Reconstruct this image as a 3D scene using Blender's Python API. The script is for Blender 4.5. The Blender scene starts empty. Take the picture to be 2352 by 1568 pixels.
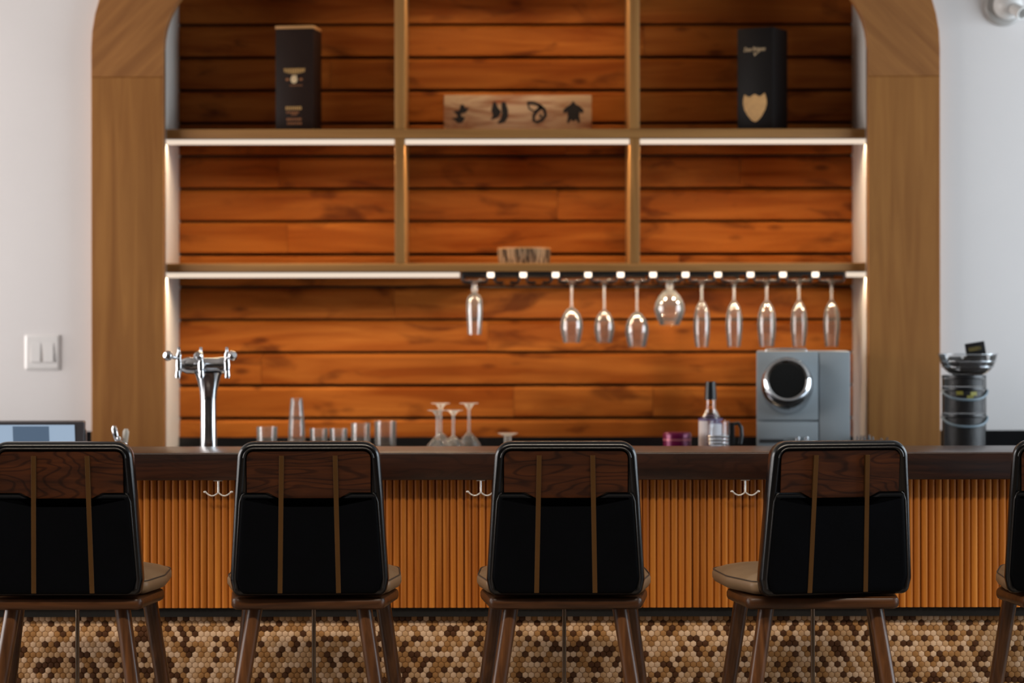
import bpy, bmesh, math, random
from mathutils import Vector, Matrix
random.seed(7)
R = math.radians
C = bpy.context.scene.collection
scene = bpy.context.scene

# ------------------------------------------------------------------ camera
F_PX = 85.0 / 36.0 * 2352.0
CAM_Z = 1.36
ROLL = 0.0012
cam_data = bpy.data.cameras.new('camera')
cam = bpy.data.objects.new('camera', cam_data)
C.objects.link(cam)
cam_data.lens = 85.0
cam_data.sensor_width = 36.0
cam_data.clip_end = 60.0
cr, sr = math.cos(ROLL), math.sin(ROLL)
cam.matrix_world = Matrix(((cr, sr, 0, 0), (0, 0, -1, 0), (-sr, cr, 0, CAM_Z), (0, 0, 0, 1)))
cam_data.dof.use_dof = True
cam_data.dof.focus_distance = 6.30
cam_data.dof.aperture_fstop = 2.0
scene.camera = cam

# ------------------------------------------------------------------ world, exposure, large lights
world = bpy.data.worlds.new('world')
scene.world = world
world.use_nodes = True
world.node_tree.nodes['Background'].inputs[0].default_value = (0.75, 0.85, 1.0, 1)
world.node_tree.nodes['Background'].inputs[1].default_value = 0.15
vs = scene.view_settings
vs.view_transform = 'Standard'
vs.look = 'None'
vs.exposure = 0.0
vs.gamma = 1.0
vs.use_curve_mapping = False


def area(name, loc, direction, sx, sy, watts, col, spread=180):
    d = bpy.data.lights.new(name, 'AREA')
    d.shape = 'RECTANGLE'
    d.size, d.size_y = sx, sy
    d.energy = watts
    d.color = col
    d.spread = R(spread)
    o = bpy.data.objects.new(name, d)
    o.location = loc
    o.rotation_euler = Vector(direction).to_track_quat('-Z', 'Y').to_euler()
    C.objects.link(o)
    return o


area('window_daylight_left', (-4.13, 6.5, 1.65), (1, 0, 0), 3.0, 2.3, 154, (1.0, 0.95, 0.925))
area('window_daylight_right', (4.13, 6.5, 1.65), (-1, 0, 0), 3.0, 2.3, 152, (0.80, 0.91, 1.0))
area('ceiling_light_panel', (0, 4.2, 3.12), (0, 0, -1), 5.0, 0.3, 158, (1.0, 0.86, 0.70), 112)


# ------------------------------------------------------------------ pixel -> place (depth chosen from what a thing stands on)
def W(u, v, Y):
    du, dv = u - 1176.0, v - 784.0
    a = du * cr - dv * sr
    b = dv * cr + du * sr
    return Vector((a / F_PX * Y, Y, CAM_Z - b / F_PX * Y))


def X(u, Y): return (u - 1176.0) / F_PX * Y
def Z(v, Y): return CAM_Z - (v - 784.0) / F_PX * Y


# ------------------------------------------------------------------ materials
def lin(r, g, b, k=1.0):
    def f(c):
        c /= 255.0
        return (c / 12.92 if c <= 0.04045 else ((c + 0.055) / 1.055) ** 2.4) * k
    return (f(r), f(g), f(b), 1.0)


MATS = {}


def base_mat(name):
    m = bpy.data.materials.new(name)
    m.use_nodes = True
    nt = m.node_tree
    b = nt.nodes['Principled BSDF']
    MATS[name] = m
    return m, nt, b


def noise_node(nt, vec, scale, detail=3, distort=0.0, rough=0.5):
    n = nt.nodes.new('ShaderNodeTexNoise')
    n.inputs['Scale'].default_value = scale
    n.inputs['Detail'].default_value = detail
    n.inputs['Distortion'].default_value = distort
    n.inputs['Roughness'].default_value = rough
    if vec is not None:
        nt.links.new(vec, n.inputs['Vector'])
    return n


def coords(nt, rnd=True):
    tc = nt.nodes.new('ShaderNodeTexCoord')
    if not rnd:
        return tc.outputs['Object'], None
    oi = nt.nodes.new('ShaderNodeObjectInfo')
    mul = nt.nodes.new('ShaderNodeVectorMath')
    mul.operation = 'SCALE'
    mul.inputs[0].default_value = (17.3, 9.1, 23.7)
    nt.links.new(oi.outputs['Random'], mul.inputs['Scale'])
    ad = nt.nodes.new('ShaderNodeVectorMath')
    nt.links.new(tc.outputs['Object'], ad.inputs[0])
    nt.links.new(mul.outputs[0], ad.inputs[1])
    return ad.outputs[0], oi.outputs['Random']


def ramp(nt, fac, stops):
    r = nt.nodes.new('ShaderNodeValToRGB')
    el = r.color_ramp.elements
    el[0].position, el[0].color = stops[0]
    el[1].position, el[1].color = stops[-1]
    for p, c in stops[1:-1]:
        e = el.new(p)
        e.color = c
    nt.links.new(fac, r.inputs[0])
    return r


def mix(nt, fac, a, b, mode='MIX'):
    m = nt.nodes.new('ShaderNodeMix')
    m.data_type = 'RGBA'
    m.blend_type = mode
    for val, sock in ((fac, m.inputs['Factor']), (a, m.inputs['A']), (b, m.inputs['B'])):
        if hasattr(val, 'is_output') or isinstance(val, bpy.types.NodeSocket):
            nt.links.new(val, sock)
        else:
            sock.default_value = val
    return m.outputs['Result']


def plain(name, col, rough=0.5, metal=0.0, var=0.06, scale=14.0, spec=0.5, bump=0.0, bscale=200.0, coat=0.0):
    """a paint / metal / leather with a little mottling of its own"""
    m, nt, b = base_mat(name)
    vec, _ = coords(nt)
    n = noise_node(nt, vec, scale, 3)
    lo = tuple(c * (1 - var) for c in col[:3]) + (1,)
    hi = tuple(min(1, c * (1 + var)) for c in col[:3]) + (1,)
    r = ramp(nt, n.outputs['Fac'], [(0.3, lo), (0.7, hi)])
    nt.links.new(r.outputs[0], b.inputs['Base Color'])
    b.inputs['Roughness'].default_value = rough
    b.inputs['Metallic'].default_value = metal
    b.inputs['Specular IOR Level'].default_value = spec
    b.inputs['Coat Weight'].default_value = coat
    if bump:
        n2 = noise_node(nt, vec, bscale, 2)
        bp = nt.nodes.new('ShaderNodeBump')
        bp.inputs['Strength'].default_value = bump
        bp.inputs['Distance'].default_value = 0.002
        nt.links.new(n2.outputs['Fac'], bp.inputs['Height'])
        nt.links.new(bp.outputs[0], b.inputs['Normal'])
    return m


def wood(name, dark, light, stretch=(1.2, 14, 14), rot=(0, 0, 0), rough=0.5, spec=0.4, knots=0.0, knot_col=None,
         contrast=(0.32, 0.68), fine=0.25, vary=0.12, coat=0.0, rings=0.0):
    m, nt, b = base_mat(name)
    vec, rnd = coords(nt)
    mp = nt.nodes.new('ShaderNodeMapping')
    mp.inputs['Scale'].default_value = stretch
    mpr = nt.nodes.new('ShaderNodeMapping')
    mpr.inputs['Rotation'].default_value = rot
    nt.links.new(vec, mpr.inputs['Vector'])
    nt.links.new(mpr.outputs[0], mp.inputs['Vector'])
    n = noise_node(nt, mp.outputs[0], 1.6, 5, 1.1, 0.55)
    col = ramp(nt, n.outputs['Fac'], [(contrast[0], dark), (contrast[1], light)]).outputs[0]
    if rings:
        # cathedral grain: contour lines of a stretched low-frequency noise
        cm = nt.nodes.new('ShaderNodeMapping')
        cm.inputs['Scale'].default_value = (3.2, 3.2, 13.0)
        nt.links.new(vec, cm.inputs['Vector'])
        cn = noise_node(nt, cm.outputs[0], 1.0, 1.5, 0.25)
        mu = nt.nodes.new('ShaderNodeMath')
        mu.operation = 'MULTIPLY'
        mu.inputs[1].default_value = 95.0
        nt.links.new(cn.outputs['Fac'], mu.inputs[0])
        sn = nt.nodes.new('ShaderNodeMath')
        sn.operation = 'SINE'
        nt.links.new(mu.outputs[0], sn.inputs[0])
        rr = ramp(nt, sn.outputs[0], [(0.0, (1, 1, 1, 1)), (0.45, (0.95, 0.93, 0.92, 1)), (0.95, (0.28, 0.22, 0.2, 1))])
        col = mix(nt, rings, col, rr.outputs[0], 'MULTIPLY')
    fs = nt.nodes.new('ShaderNodeMapping')
    fs.inputs['Scale'].default_value = tuple(s * 9 if s > 4 else s * 2.5 for s in stretch)
    nt.links.new(mpr.outputs[0], fs.inputs['Vector'])
    nf = noise_node(nt, fs.outputs[0], 1.5, 3, 0.2)
    rf = ramp(nt, nf.outputs['Fac'], [(0.35, (0.55, 0.5, 0.48, 1)), (0.6, (1, 1, 1, 1))])
    col = mix(nt, fine, col, rf.outputs[0], 'MULTIPLY')
    if knots:
        km = nt.nodes.new('ShaderNodeMapping')
        km.inputs['Scale'].default_value = (2.2, 1.0, 5.5)
        nt.links.new(vec, km.inputs['Vector'])
        kn = noise_node(nt, km.outputs[0], 2.2, 3, 0.6)
        kr = ramp(nt, kn.outputs['Fac'], [(0.56, (0, 0, 0, 1)), (0.72, (1, 1, 1, 1))])
        vo = nt.nodes.new('ShaderNodeTexVoronoi')
        vo.inputs['Scale'].default_value = 1.9
        nt.links.new(km.outputs[0], vo.inputs['Vector'])
        vr = ramp(nt, vo.outputs['Distance'], [(0.05, (1, 1, 1, 1)), (0.16, (0, 0, 0, 1))])
        k2 = mix(nt, 1.0, kr.outputs[0], vr.outputs[0], 'ADD')
        km2 = nt.nodes.new('ShaderNodeMath')
        km2.operation = 'MULTIPLY'
        km2.use_clamp = True
        nt.links.new(k2, km2.inputs[0])
        km2.inputs[1].default_value = knots
        col = mix(nt, km2.outputs[0], col, knot_col)
    if vary:
        hs = nt.nodes.new('ShaderNodeHueSaturation')
        mr = nt.nodes.new('ShaderNodeMapRange')
        mr.inputs['To Min'].default_value = 1 - vary
        mr.inputs['To Max'].default_value = 1 + vary
        nt.links.new(rnd, mr.inputs['Value'])
        nt.links.new(mr.outputs[0], hs.inputs['Value'])
        nt.links.new(col, hs.inputs['Color'])
        col = hs.outputs[0]
    nt.links.new(col, b.inputs['Base Color'])
    b.inputs['Roughness'].default_value = rough
    b.inputs['Specular IOR Level'].default_value = spec
    b.inputs['Coat Weight'].default_value = coat
    bp = nt.nodes.new('ShaderNodeBump')
    bp.inputs['Strength'].default_value = 0.12
    bp.inputs['Distance'].default_value = 0.001
    nt.links.new(nf.outputs['Fac'], bp.inputs['Height'])
    nt.links.new(bp.outputs[0], b.inputs['Normal'])
    return m


def glass(name, col=(1, 1, 1, 1), rough=0.0, ior=1.45):
    m, nt, b = base_mat(name)
    b.inputs['Base Color'].default_value = col
    b.inputs['Transmission Weight'].default_value = 1.0
    b.inputs['Roughness'].default_value = rough
    b.inputs['IOR'].default_value = ior
    return m


def emit(name, col, strength):
    m, nt, b = base_mat(name)
    b.inputs['Base Color'].default_value = (0.05, 0.05, 0.05, 1)
    b.inputs['Emission Color'].default_value = col
    b.inputs['Emission Strength'].default_value = strength
    b.inputs['Roughness'].default_value = 0.3
    return m


plain('wall_paint', (0.80, 0.76, 0.745, 1), 0.7, var=0.015, scale=3)
plain('ceiling_paint', (0.34, 0.32, 0.30, 1), 0.8, var=0.02, scale=3)
plain('room_wall_paint', (0.16, 0.14, 0.12, 1), 0.8, var=0.03, scale=3)
plain('floor_stone', (0.10, 0.08, 0.065, 1), 0.45, var=0.2, scale=6)
plain('lining_white', (0.60, 0.56, 0.52, 1), 0.6, var=0.02)
plain('black_stone', (0.006, 0.006, 0.007, 1), 0.25, var=0.2)
plain('black_metal', (0.008, 0.008, 0.008, 1), 0.4, var=0.2)
plain('black_plastic', (0.01, 0.01, 0.011, 1), 0.35, var=0.2)
plain('white_plastic', (0.82, 0.79, 0.77, 1), 0.4, var=0.01)
plain('fixture_white', (0.70, 0.68, 0.66, 1), 0.35, var=0.02)
plain('fixture_grey', (0.42, 0.40, 0.38, 1), 0.4, var=0.05)
plain('black_leather', (0.0008, 0.0012, 0.0022, 1), 0.5, var=0.15, spec=0.06, bump=0.25, bscale=900)
plain('edge_leather', (0.0015, 0.0018, 0.0026, 1), 0.22, var=0.15, spec=0.5, bump=0.04, bscale=900)
plain('piping_leather', (0.006, 0.006, 0.007, 1), 0.25, var=0.1, spec=0.8)
plain('tan_leather', lin(122, 98, 72), 0.45, var=0.08, spec=0.4, bump=0.15, bscale=700)
plain('seam_thread', lin(60, 46, 34), 0.6)
plain('brass_strap', lin(88, 60, 27), 0.45, metal=0.55, var=0.08)
plain('rod_steel', (0.28, 0.22, 0.17, 1), 0.2, metal=1.0)
plain('chrome', (0.66, 0.67, 0.69, 1), 0.10, metal=1.0, var=0.01)
plain('hook_nickel', (0.92, 0.88, 0.82, 1), 0.25, metal=0.45, var=0.01)
plain('silver_panel', lin(168, 178, 184), 0.35, metal=0.1, var=0.02)
plain('silver_panel_dark', lin(60, 62, 64), 0.4, var=0.05)
plain('dial_glass', (0.004, 0.006, 0.007, 1), 0.06, var=0.1, spec=0.6)
plain('box_brown', lin(42, 28, 22), 0.5, var=0.08, spec=0.15)
plain('box_black', lin(23, 19, 18), 0.5, var=0.08, spec=0.15)
plain('gold_print', lin(196, 152, 92), 0.4, metal=0.2, var=0.1, scale=60)
plain('gold_print_dim', lin(150, 92, 48), 0.5, var=0.15, scale=60)
plain('cream_print', lin(226, 196, 152), 0.5, var=0.1, scale=60)
plain('kraft_lid', lin(196, 142, 84), 0.6, var=0.08)
plain('burnt_black', (0.010, 0.007, 0.005, 1), 0.7, var=0.4, scale=90)
plain('tin_purple', (0.16, 0.006, 0.055, 1), 0.25, metal=0.3, var=0.15)
plain('tin_band', (0.45, 0.12, 0.16, 1), 0.25, metal=0.3, var=0.1)
plain('label_white', (0.72, 0.66, 0.66, 1), 0.5, var=0.05)
plain('label_violet', (0.12, 0.07, 0.2, 1), 0.5, var=0.05)
plain('coffee_dark', (0.007, 0.005, 0.005, 1), 0.5, var=0.5, scale=60, bump=0.6, bscale=80)
plain('packet_olive', (0.30, 0.27, 0.04, 1), 0.5, var=0.3, scale=40)
plain('card_print', lin(92, 80, 36), 0.6, var=0.4, scale=90)
plain('grout', (0.075, 0.048, 0.03, 1), 0.9, var=0.2)
plain('tile_cream', lin(226, 190, 154), 0.42, var=0.07, scale=30, spec=0.4)
plain('tile_sand', lin(202, 160, 116), 0.42, var=0.08, scale=30, spec=0.4)
plain('tile_caramel', lin(170, 122, 72), 0.42, var=0.09, scale=30, spec=0.4)
plain('tile_cocoa', lin(84, 50, 25), 0.42, var=0.16, scale=30, spec=0.4)
plain('bezel_grey', lin(84, 80, 82), 0.35, var=0.04)
plain('pale_ceramic', (0.74, 0.68, 0.58, 1), 0.25, var=0.03)
plain('aluminium', (0.55, 0.58, 0.62, 1), 0.3, metal=0.9, var=0.03)

wood('frame_oak', lin(140, 88, 36), lin(164, 110, 52), (13, 13, 0.8), rough=0.55, fine=0.12, vary=0.03)
wood('frame_oak_corner_left', lin(136, 86, 40), lin(162, 108, 55), (1.0, 13, 13), (0, R(45), 0), 0.55, fine=0.2, vary=0.02)
wood('frame_oak_corner_right', lin(136, 86, 40), lin(162, 108, 55), (1.0, 13, 13), (0, R(-45), 0), 0.55, fine=0.2, vary=0.02)
wood('frame_oak_rail', lin(140, 88, 36), lin(164, 110, 52), (0.8, 13, 13), rough=0.55, fine=0.12, vary=0.02)
wood('shelf_oak', lin(146, 100, 50), lin(172, 124, 68), (0.8, 14, 14), rough=0.5, fine=0.12, vary=0.03)
wood('divider_oak', lin(146, 100, 50), lin(172, 124, 68), (14, 14, 0.8), rough=0.5, fine=0.12, vary=0.03)
wood('plank_pine', lin(134, 66, 16), lin(174, 103, 40), (0.9, 9, 9), rough=0.55, spec=0.12, knots=0.75,
     knot_col=lin(74, 28, 6), fine=0.15, vary=0.10)
wood('slat_oak', lin(164, 90, 26), lin(206, 128, 48), (16, 16, 0.7), rough=0.5, spec=0.2, fine=0.25, vary=0.10)
wood('bar_walnut', lin(32, 14, 7), lin(68, 36, 20), (1.0, 12, 14), rough=0.3, spec=0.75, fine=0.4, vary=0, coat=0.0, rings=0.35)
wood('stool_panel_walnut', lin(40, 17, 6), lin(72, 36, 13), (2.2, 9, 16), rough=0.45, spec=0.3, fine=0.4, vary=0.1,
     contrast=(0.3, 0.7), rings=0.75)
wood('stool_walnut', lin(58, 34, 17), lin(98, 62, 34), (22, 22, 2.0), rough=0.32, spec=0.4, fine=0.3, vary=0.06, coat=0.1)
wood('stool_base_walnut', lin(46, 26, 12), lin(80, 48, 24), (2.0, 22, 22), rough=0.36, spec=0.35, fine=0.3, vary=0.06, coat=0.0)
wood('sign_wood', lin(142, 76, 36), lin(200, 168, 132), (2.6, 8, 12), rough=0.7, spec=0.2, fine=0.2, vary=0, contrast=(0.36, 0.58))
wood('bark', lin(40, 28, 18), lin(176, 150, 118), (70, 70, 4), rough=0.8, spec=0.2, fine=0.4, vary=0, contrast=(0.42, 0.55))


def thin_glass(name, haze, blend=0.35):
    """thin-walled glass: see-through, with mirror-like rims and a white haze for inner reflections"""
    m, nt, b = base_mat(name)
    out_ = nt.nodes['Material Output']
    tr = nt.nodes.new('ShaderNodeBsdfTransparent')
    tr.inputs['Color'].default_value = (0.95, 0.95, 0.95, 1)
    gl = nt.nodes.new('ShaderNodeBsdfGlossy')
    gl.inputs['Roughness'].default_value = 0.03
    lw = nt.nodes.new('ShaderNodeLayerWeight')
    lw.inputs['Blend'].default_value = blend
    m1 = nt.nodes.new('ShaderNodeMixShader')
    nt.links.new(lw.outputs['Fresnel'], m1.inputs[0])
    nt.links.new(tr.outputs[0], m1.inputs[1])
    nt.links.new(gl.outputs[0], m1.inputs[2])
    df = nt.nodes.new('ShaderNodeBsdfTranslucent')
    df.inputs['Color'].default_value = (0.9, 0.88, 0.86, 1)
    df2 = nt.nodes.new('ShaderNodeBsdfDiffuse')
    df2.inputs['Color'].default_value = (0.9, 0.88, 0.86, 1)
    ad = nt.nodes.new('ShaderNodeMixShader')
    nt.links.new(df.outputs[0], ad.inputs[1])
    nt.links.new(df2.outputs[0], ad.inputs[2])
    m2 = nt.nodes.new('ShaderNodeMixShader')
    m2.inputs[0].default_value = haze  # diffuse white put in for bright reflections inside the glass
    nt.links.new(m1.outputs[0], m2.inputs[1])
    nt.links.new(ad.outputs[0], m2.inputs[2])
    nt.links.new(m2.outputs[0], out_.inputs['Surface'])
    return m


thin_glass('bowl_glass', 0.07)
thin_glass('foot_glass', 0.24)  # extra white haze imitates the LED glow in feet and stems
emit('led_bead', (1.0, 0.80, 0.62, 1), 2.5)
thin_glass('canister_glass', 0.006, 0.06)
thin_glass('dish_glass', 0.02, 0.2)
plain('light_band_grey', lin(112, 128, 138), 0.3, var=0.05)  # colour of the added light bands on the canisters
glass('clear_glass')
glass('jar_plastic', (0.9, 0.95, 1.0, 1), 0.03)
glass('pot_glass', (0.95, 0.97, 1.0, 1), 0.02)
emit('led_diffuser', (0.86, 0.70, 0.56, 1), 1.0)
emit('screen_reflection', lin(152, 172, 194), 1.0)  # emission painted in as sky reflected on the till glass
emit('screen_reflection_dark', lin(74, 94, 116), 1.0)  # darker part of the painted window reflection


# ------------------------------------------------------------------ geometry helpers
def finish(name, bm, mat, parent=None, smooth=35):
    bmesh.ops.recalc_face_normals(bm, faces=bm.faces)
    me = bpy.data.meshes.new(name)
    bm.to_mesh(me)
    bm.free()
    mats = mat if isinstance(mat, (list, tuple)) else [mat]
    for mm in mats:
        me.materials.append(MATS[mm])
    if smooth:
        me.polygons.foreach_set('use_smooth', [True] * len(me.polygons))
        me.set_sharp_from_angle(angle=R(smooth))
    o = bpy.data.objects.new(name, me)
    C.objects.link(o)
    if parent is not None:
        o.parent = parent
    return o


def tag(o, label, cat, group=None):
    o['label'] = label
    o['category'] = cat
    if group:
        o['group'] = group
    return o


def struct(o):
    o['kind'] = 'structure'
    return o


def thing(name, loc, label, cat, group=None, rz=0.0):
    o = bpy.data.objects.new(name, None)
    o.empty_display_size = 0.05
    o.location = loc
    o.rotation_euler = (0, 0, rz)
    C.objects.link(o)
    return tag(o, label, cat, group)


def box(bm, x0, x1, y0, y1, z0, z1, bev=0.0, seg=2):
    r = bmesh.ops.create_cube(bm, size=1.0)
    vs_ = r['verts']
    for v in vs_:
        v.co = Vector((x0 + (v.co.x + 0.5) * (x1 - x0), y0 + (v.co.y + 0.5) * (y1 - y0), z0 + (v.co.z + 0.5) * (z1 - z0)))
    if bev:
        es = list({e for v in vs_ for e in v.link_edges})
        bmesh.ops.bevel(bm, geom=es, offset=bev, segments=seg, affect='EDGES', profile=0.5)
    return vs_


def boxo(name, dims, mat, parent=None, bev=0.0, seg=2):
    bm = bmesh.new()
    box(bm, *dims, bev=bev, seg=seg)
    return finish(name, bm, mat, parent)


def prism(bm, pts, y0, y1):
    """polygon in XZ extruded along Y"""
    a = [bm.verts.new((x, y0, z)) for x, z in pts]
    b = [bm.verts.new((x, y1, z)) for x, z in pts]
    n = len(pts)
    bm.faces.new(a)
    bm.faces.new(list(reversed(b)))
    for i in range(n):
        bm.faces.new((a[i], b[i], b[(i + 1) % n], a[(i + 1) % n]))


def lathe(bm, prof, n=24, off=(0, 0, 0), axis='Z'):
    rings = []
    for r, z in prof:
        if r < 1e-6:
            rings.append([(0, 0, z)])
        else:
            rings.append([(r * math.cos(2 * math.pi * k / n), r * math.sin(2 * math.pi * k / n), z) for k in range(n)])

    def tr(p):
        if axis == 'X':
            p = (p[2], p[0], p[1])
        elif axis == 'Y':
            p = (p[0], p[2], p[1])
        return (p[0] + off[0], p[1] + off[1], p[2] + off[2])
    vr = [[bm.verts.new(tr(p)) for p in ring] for ring in rings]
    for a, b in zip(vr[:-1], vr[1:]):
        if len(a) == 1 and len(b) == 1:
            continue
        for k in range(n):
            k2 = (k + 1) % n
            if len(a) == 1:
                bm.faces.new((a[0], b[k], b[k2]))
            elif len(b) == 1:
                bm.faces.new((a[k], b[0], a[k2]))
            else:
                bm.faces.new((a[k], b[k], b[k2], a[k2]))
    if len(vr[0]) > 1 and prof[0] != prof[-1]:
        bm.faces.new(vr[0])
    if len(vr[-1]) > 1 and prof[0] != prof[-1]:
        bm.faces.new(vr[-1])


def latheo(name, prof, mat, parent=None, n=24, off=(0, 0, 0), axis='Z'):
    bm = bmesh.new()
    lathe(bm, prof, n, off, axis)
    return finish(name, bm, mat, parent)


def tube(bm, pts, rad, n=8, closed=False):
    pts = [Vector(p) for p in pts]
    N = len(pts)
    rads = rad if isinstance(rad, (list, tuple)) else [rad] * N
    tans = []
    for i in range(N):
        if closed:
            t = pts[(i + 1) % N] - pts[i - 1]
        else:
            t = pts[min(i + 1, N - 1)] - pts[max(i - 1, 0)]
        tans.append(t.normalized())
    up = Vector((0, 0, 1)) if abs(tans[0].z) < 0.9 else Vector((0, 1, 0))
    nrm = (up - tans[0] * up.dot(tans[0])).normalized()
    rings = []
    for i in range(N):
        nrm = (nrm - tans[i] * nrm.dot(tans[i])).normalized()
        bn = tans[i].cross(nrm)
        rings.append([bm.verts.new(pts[i] + (nrm * math.cos(2 * math.pi * k / n) + bn * math.sin(2 * math.pi * k / n)) * rads[i])
                      for k in range(n)])
    m = N if closed else N - 1
    for i in range(m):
        a, b = rings[i], rings[(i + 1) % N]
        for k in range(n):
            bm.faces.new((a[k], b[k], b[(k + 1) % n], a[(k + 1) % n]))
    if not closed:
        bm.faces.new(list(reversed(rings[0])))
        bm.faces.new(rings[-1])


def tubeo(name, pts, rad, mat, parent=None, n=8, closed=False):
    bm = bmesh.new()
    tube(bm, pts, rad, n, closed)
    return finish(name, bm, mat, parent, smooth=50)


def round_poly(pts, rads, seg=6):
    out = []
    n = len(pts)
    for i in range(n):
        p = Vector(pts[i])
        a = Vector(pts[i - 1]) - p
        b = Vector(pts[(i + 1) % n]) - p
        r = rads[i]
        if r <= 0:
            out.append((p.x, p.y))
            continue
        ang = a.angle(b)
        d = min(r / math.tan(ang / 2), a.length * 0.49, b.length * 0.49)
        rr = d * math.tan(ang / 2)
        pa, pb = p + a.normalized() * d, p + b.normalized() * d
        cen = p + (a.normalized() + b.normalized()).normalized() * (rr / math.sin(ang / 2))
        va, vb = pa - cen, pb - cen
        tot = va.angle(vb)
        sgn = 1 if va.x * vb.y - va.y * vb.x > 0 else -1
        for k in range(seg + 1):
            t = sgn * tot * k / seg
            out.append((cen.x + va.x * math.cos(t) - va.y * math.sin(t), cen.y + va.x * math.sin(t) + va.y * math.cos(t)))
    return out


def inset(pts, d):
    n = len(pts)
    area2 = sum(pts[i - 1][0] * pts[i][1] - pts[i][0] * pts[i - 1][1] for i in range(n))
    s = 1 if area2 > 0 else -1
    out = []
    for i in range(n):
        p = Vector(pts[i])
        a = (p - Vector(pts[i - 1]))
        b = (Vector(pts[(i + 1) % n]) - p)
        if a.length < 1e-9:
            a = b
        if b.length < 1e-9:
            b = a
        a.normalize()
        b.normalize()
        na, nb = Vector((-a.y, a.x)) * s, Vector((-b.y, b.x)) * s
        m = na + nb
        if m.length < 1e-6:
            m = na
        m.normalize()
        k = d / max(0.35, m.dot(na))
        out.append((p.x + m.x * k, p.y + m.y * k))
    return out


def loft(bm, layers, cap0=True, cap1=True):
    """layers: lists of 3D points with equal counts"""
    vr = [[bm.verts.new(p) for p in L] for L in layers]
    n = len(vr[0])
    for a, b in zip(vr[:-1], vr[1:]):
        for k in range(n):
            bm.faces.new((a[k], b[k], b[(k + 1) % n], a[(k + 1) % n]))
    if cap0:
        bm.faces.new(list(reversed(vr[0])))
    if cap1:
        bm.faces.new(vr[-1])


# ------------------------------------------------------------------ main depths
Y_BAR0, Y_BAR1 = 6.60, 7.01
Y_SLAT = 6.67
Y_TILE = 6.70
Y_FRAME = 8.02
Y_WALL = 8.06
Y_SHELF = 8.065
Y_PLANK = 8.38
NX0, NX1 = -1.1535, 1.181
Z_BAR = Z(1039, Y_BAR0)
Z_CTR = 1.0
ROOM_X = 4.2
Z_CEIL = 3.2

# ------------------------------------------------------------------ room shell
struct(boxo('floor', (-ROOM_X, ROOM_X, -1.6, 8.6, -0.08, 0), 'floor_stone'))
struct(boxo('ceiling', (-ROOM_X, ROOM_X, -1.6, 8.6, Z_CEIL, Z_CEIL + 0.08), 'ceiling_paint'))
bm = bmesh.new()
box(bm, -ROOM_X, NX0 - 0.03, Y_WALL, Y_WALL + 0.1, 0, Z_CEIL)
box(bm, NX1 + 0.03, ROOM_X, Y_WALL, Y_WALL + 0.1, 0, Z_CEIL)
box(bm, NX0 - 0.03, NX1 + 0.03, Y_WALL, Y_WALL + 0.1, 2.64, Z_CEIL)
struct(finish('wall_back', bm, 'wall_paint'))
struct(boxo('wall_front', (-ROOM_X, ROOM_X, -1.7, -1.6, 0, Z_CEIL), 'room_wall_paint'))
for side, s in (('left', -1), ('right', 1)):
    bm = bmesh.new()
    xa, xb = sorted((s * ROOM_X, s * (ROOM_X + 0.1)))
    box(bm, xa, xb, -1.6, 5.0, 0, Z_CEIL)
    box(bm, xa, xb, 8.0, 8.6, 0, Z_CEIL)
    box(bm, xa, xb, 5.0, 8.0, 0, 0.5)
    box(bm, xa, xb, 5.0, 8.0, 2.8, Z_CEIL)
    struct(finish('wall_' + side, bm, 'room_wall_paint'))
    w = boxo('window_%d' % (1 if s < 0 else 2), (xa + 0.03, xa + 0.045, 5.0, 8.0, 0.5, 2.8), 'clear_glass')
    struct(w)
    bm = bmesh.new()
    for ya, yb, za, zb in ((5.0, 5.06, 0.5, 2.8), (7.94, 8.0, 0.5, 2.8), (6.47, 6.53, 0.5, 2.8), (5.0, 8.0, 0.5, 0.56), (5.0, 8.0, 2.74, 2.8)):
        box(bm, xa + 0.005, xa + 0.07, ya, yb, za, zb)
    finish('window_frame', bm, 'black_metal', w)

# ------------------------------------------------------------------ niche: lining, backing and planks
IR, OR = 0.27, 0.5125
Z_ARC = Z(110, Y_FRAME)
Z_IN_TOP = Z_ARC + IR
Z_OUT_TOP = Z_ARC + OR
OX0, OX1 = X(210, Y_FRAME), X(2160, Y_FRAME)
Z_JOINT = Z(176, Y_FRAME)

niche = struct(boxo('wall_niche', (NX0 - 0.02, NX1 + 0.02, 8.42, 8.46, Z_CTR, 2.66), 'black_metal'))
bm = bmesh.new()


def u_outline(x0, x1, ztop, r, zbot, seg=10):
    p = [(x0, zbot)]
    for k in range(seg + 1):
        a = math.pi - k * math.pi / 2 / seg
        p.append((x0 + r + r * math.cos(a), ztop - r + r * math.sin(a)))
    for k in range(seg + 1):
        a = math.pi / 2 - k * math.pi / 2 / seg
        p.append((x1 - r + r * math.cos(a), ztop - r + r * math.sin(a)))
    p.append((x1, zbot))
    return p


inn = u_outline(NX0, NX1, Z_IN_TOP, 0.003, Z_CTR, 2)
out = u_outline(NX0 - 0.012, NX1 + 0.012, Z_IN_TOP + 0.012, 0.003, Z_CTR, 2)
loft(bm, [[(x, y, z) for x, z in inn + out[::-1]] for y in (Y_FRAME + 0.021, 8.418)])
finish('side_lining', bm, 'lining_white', niche)
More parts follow.
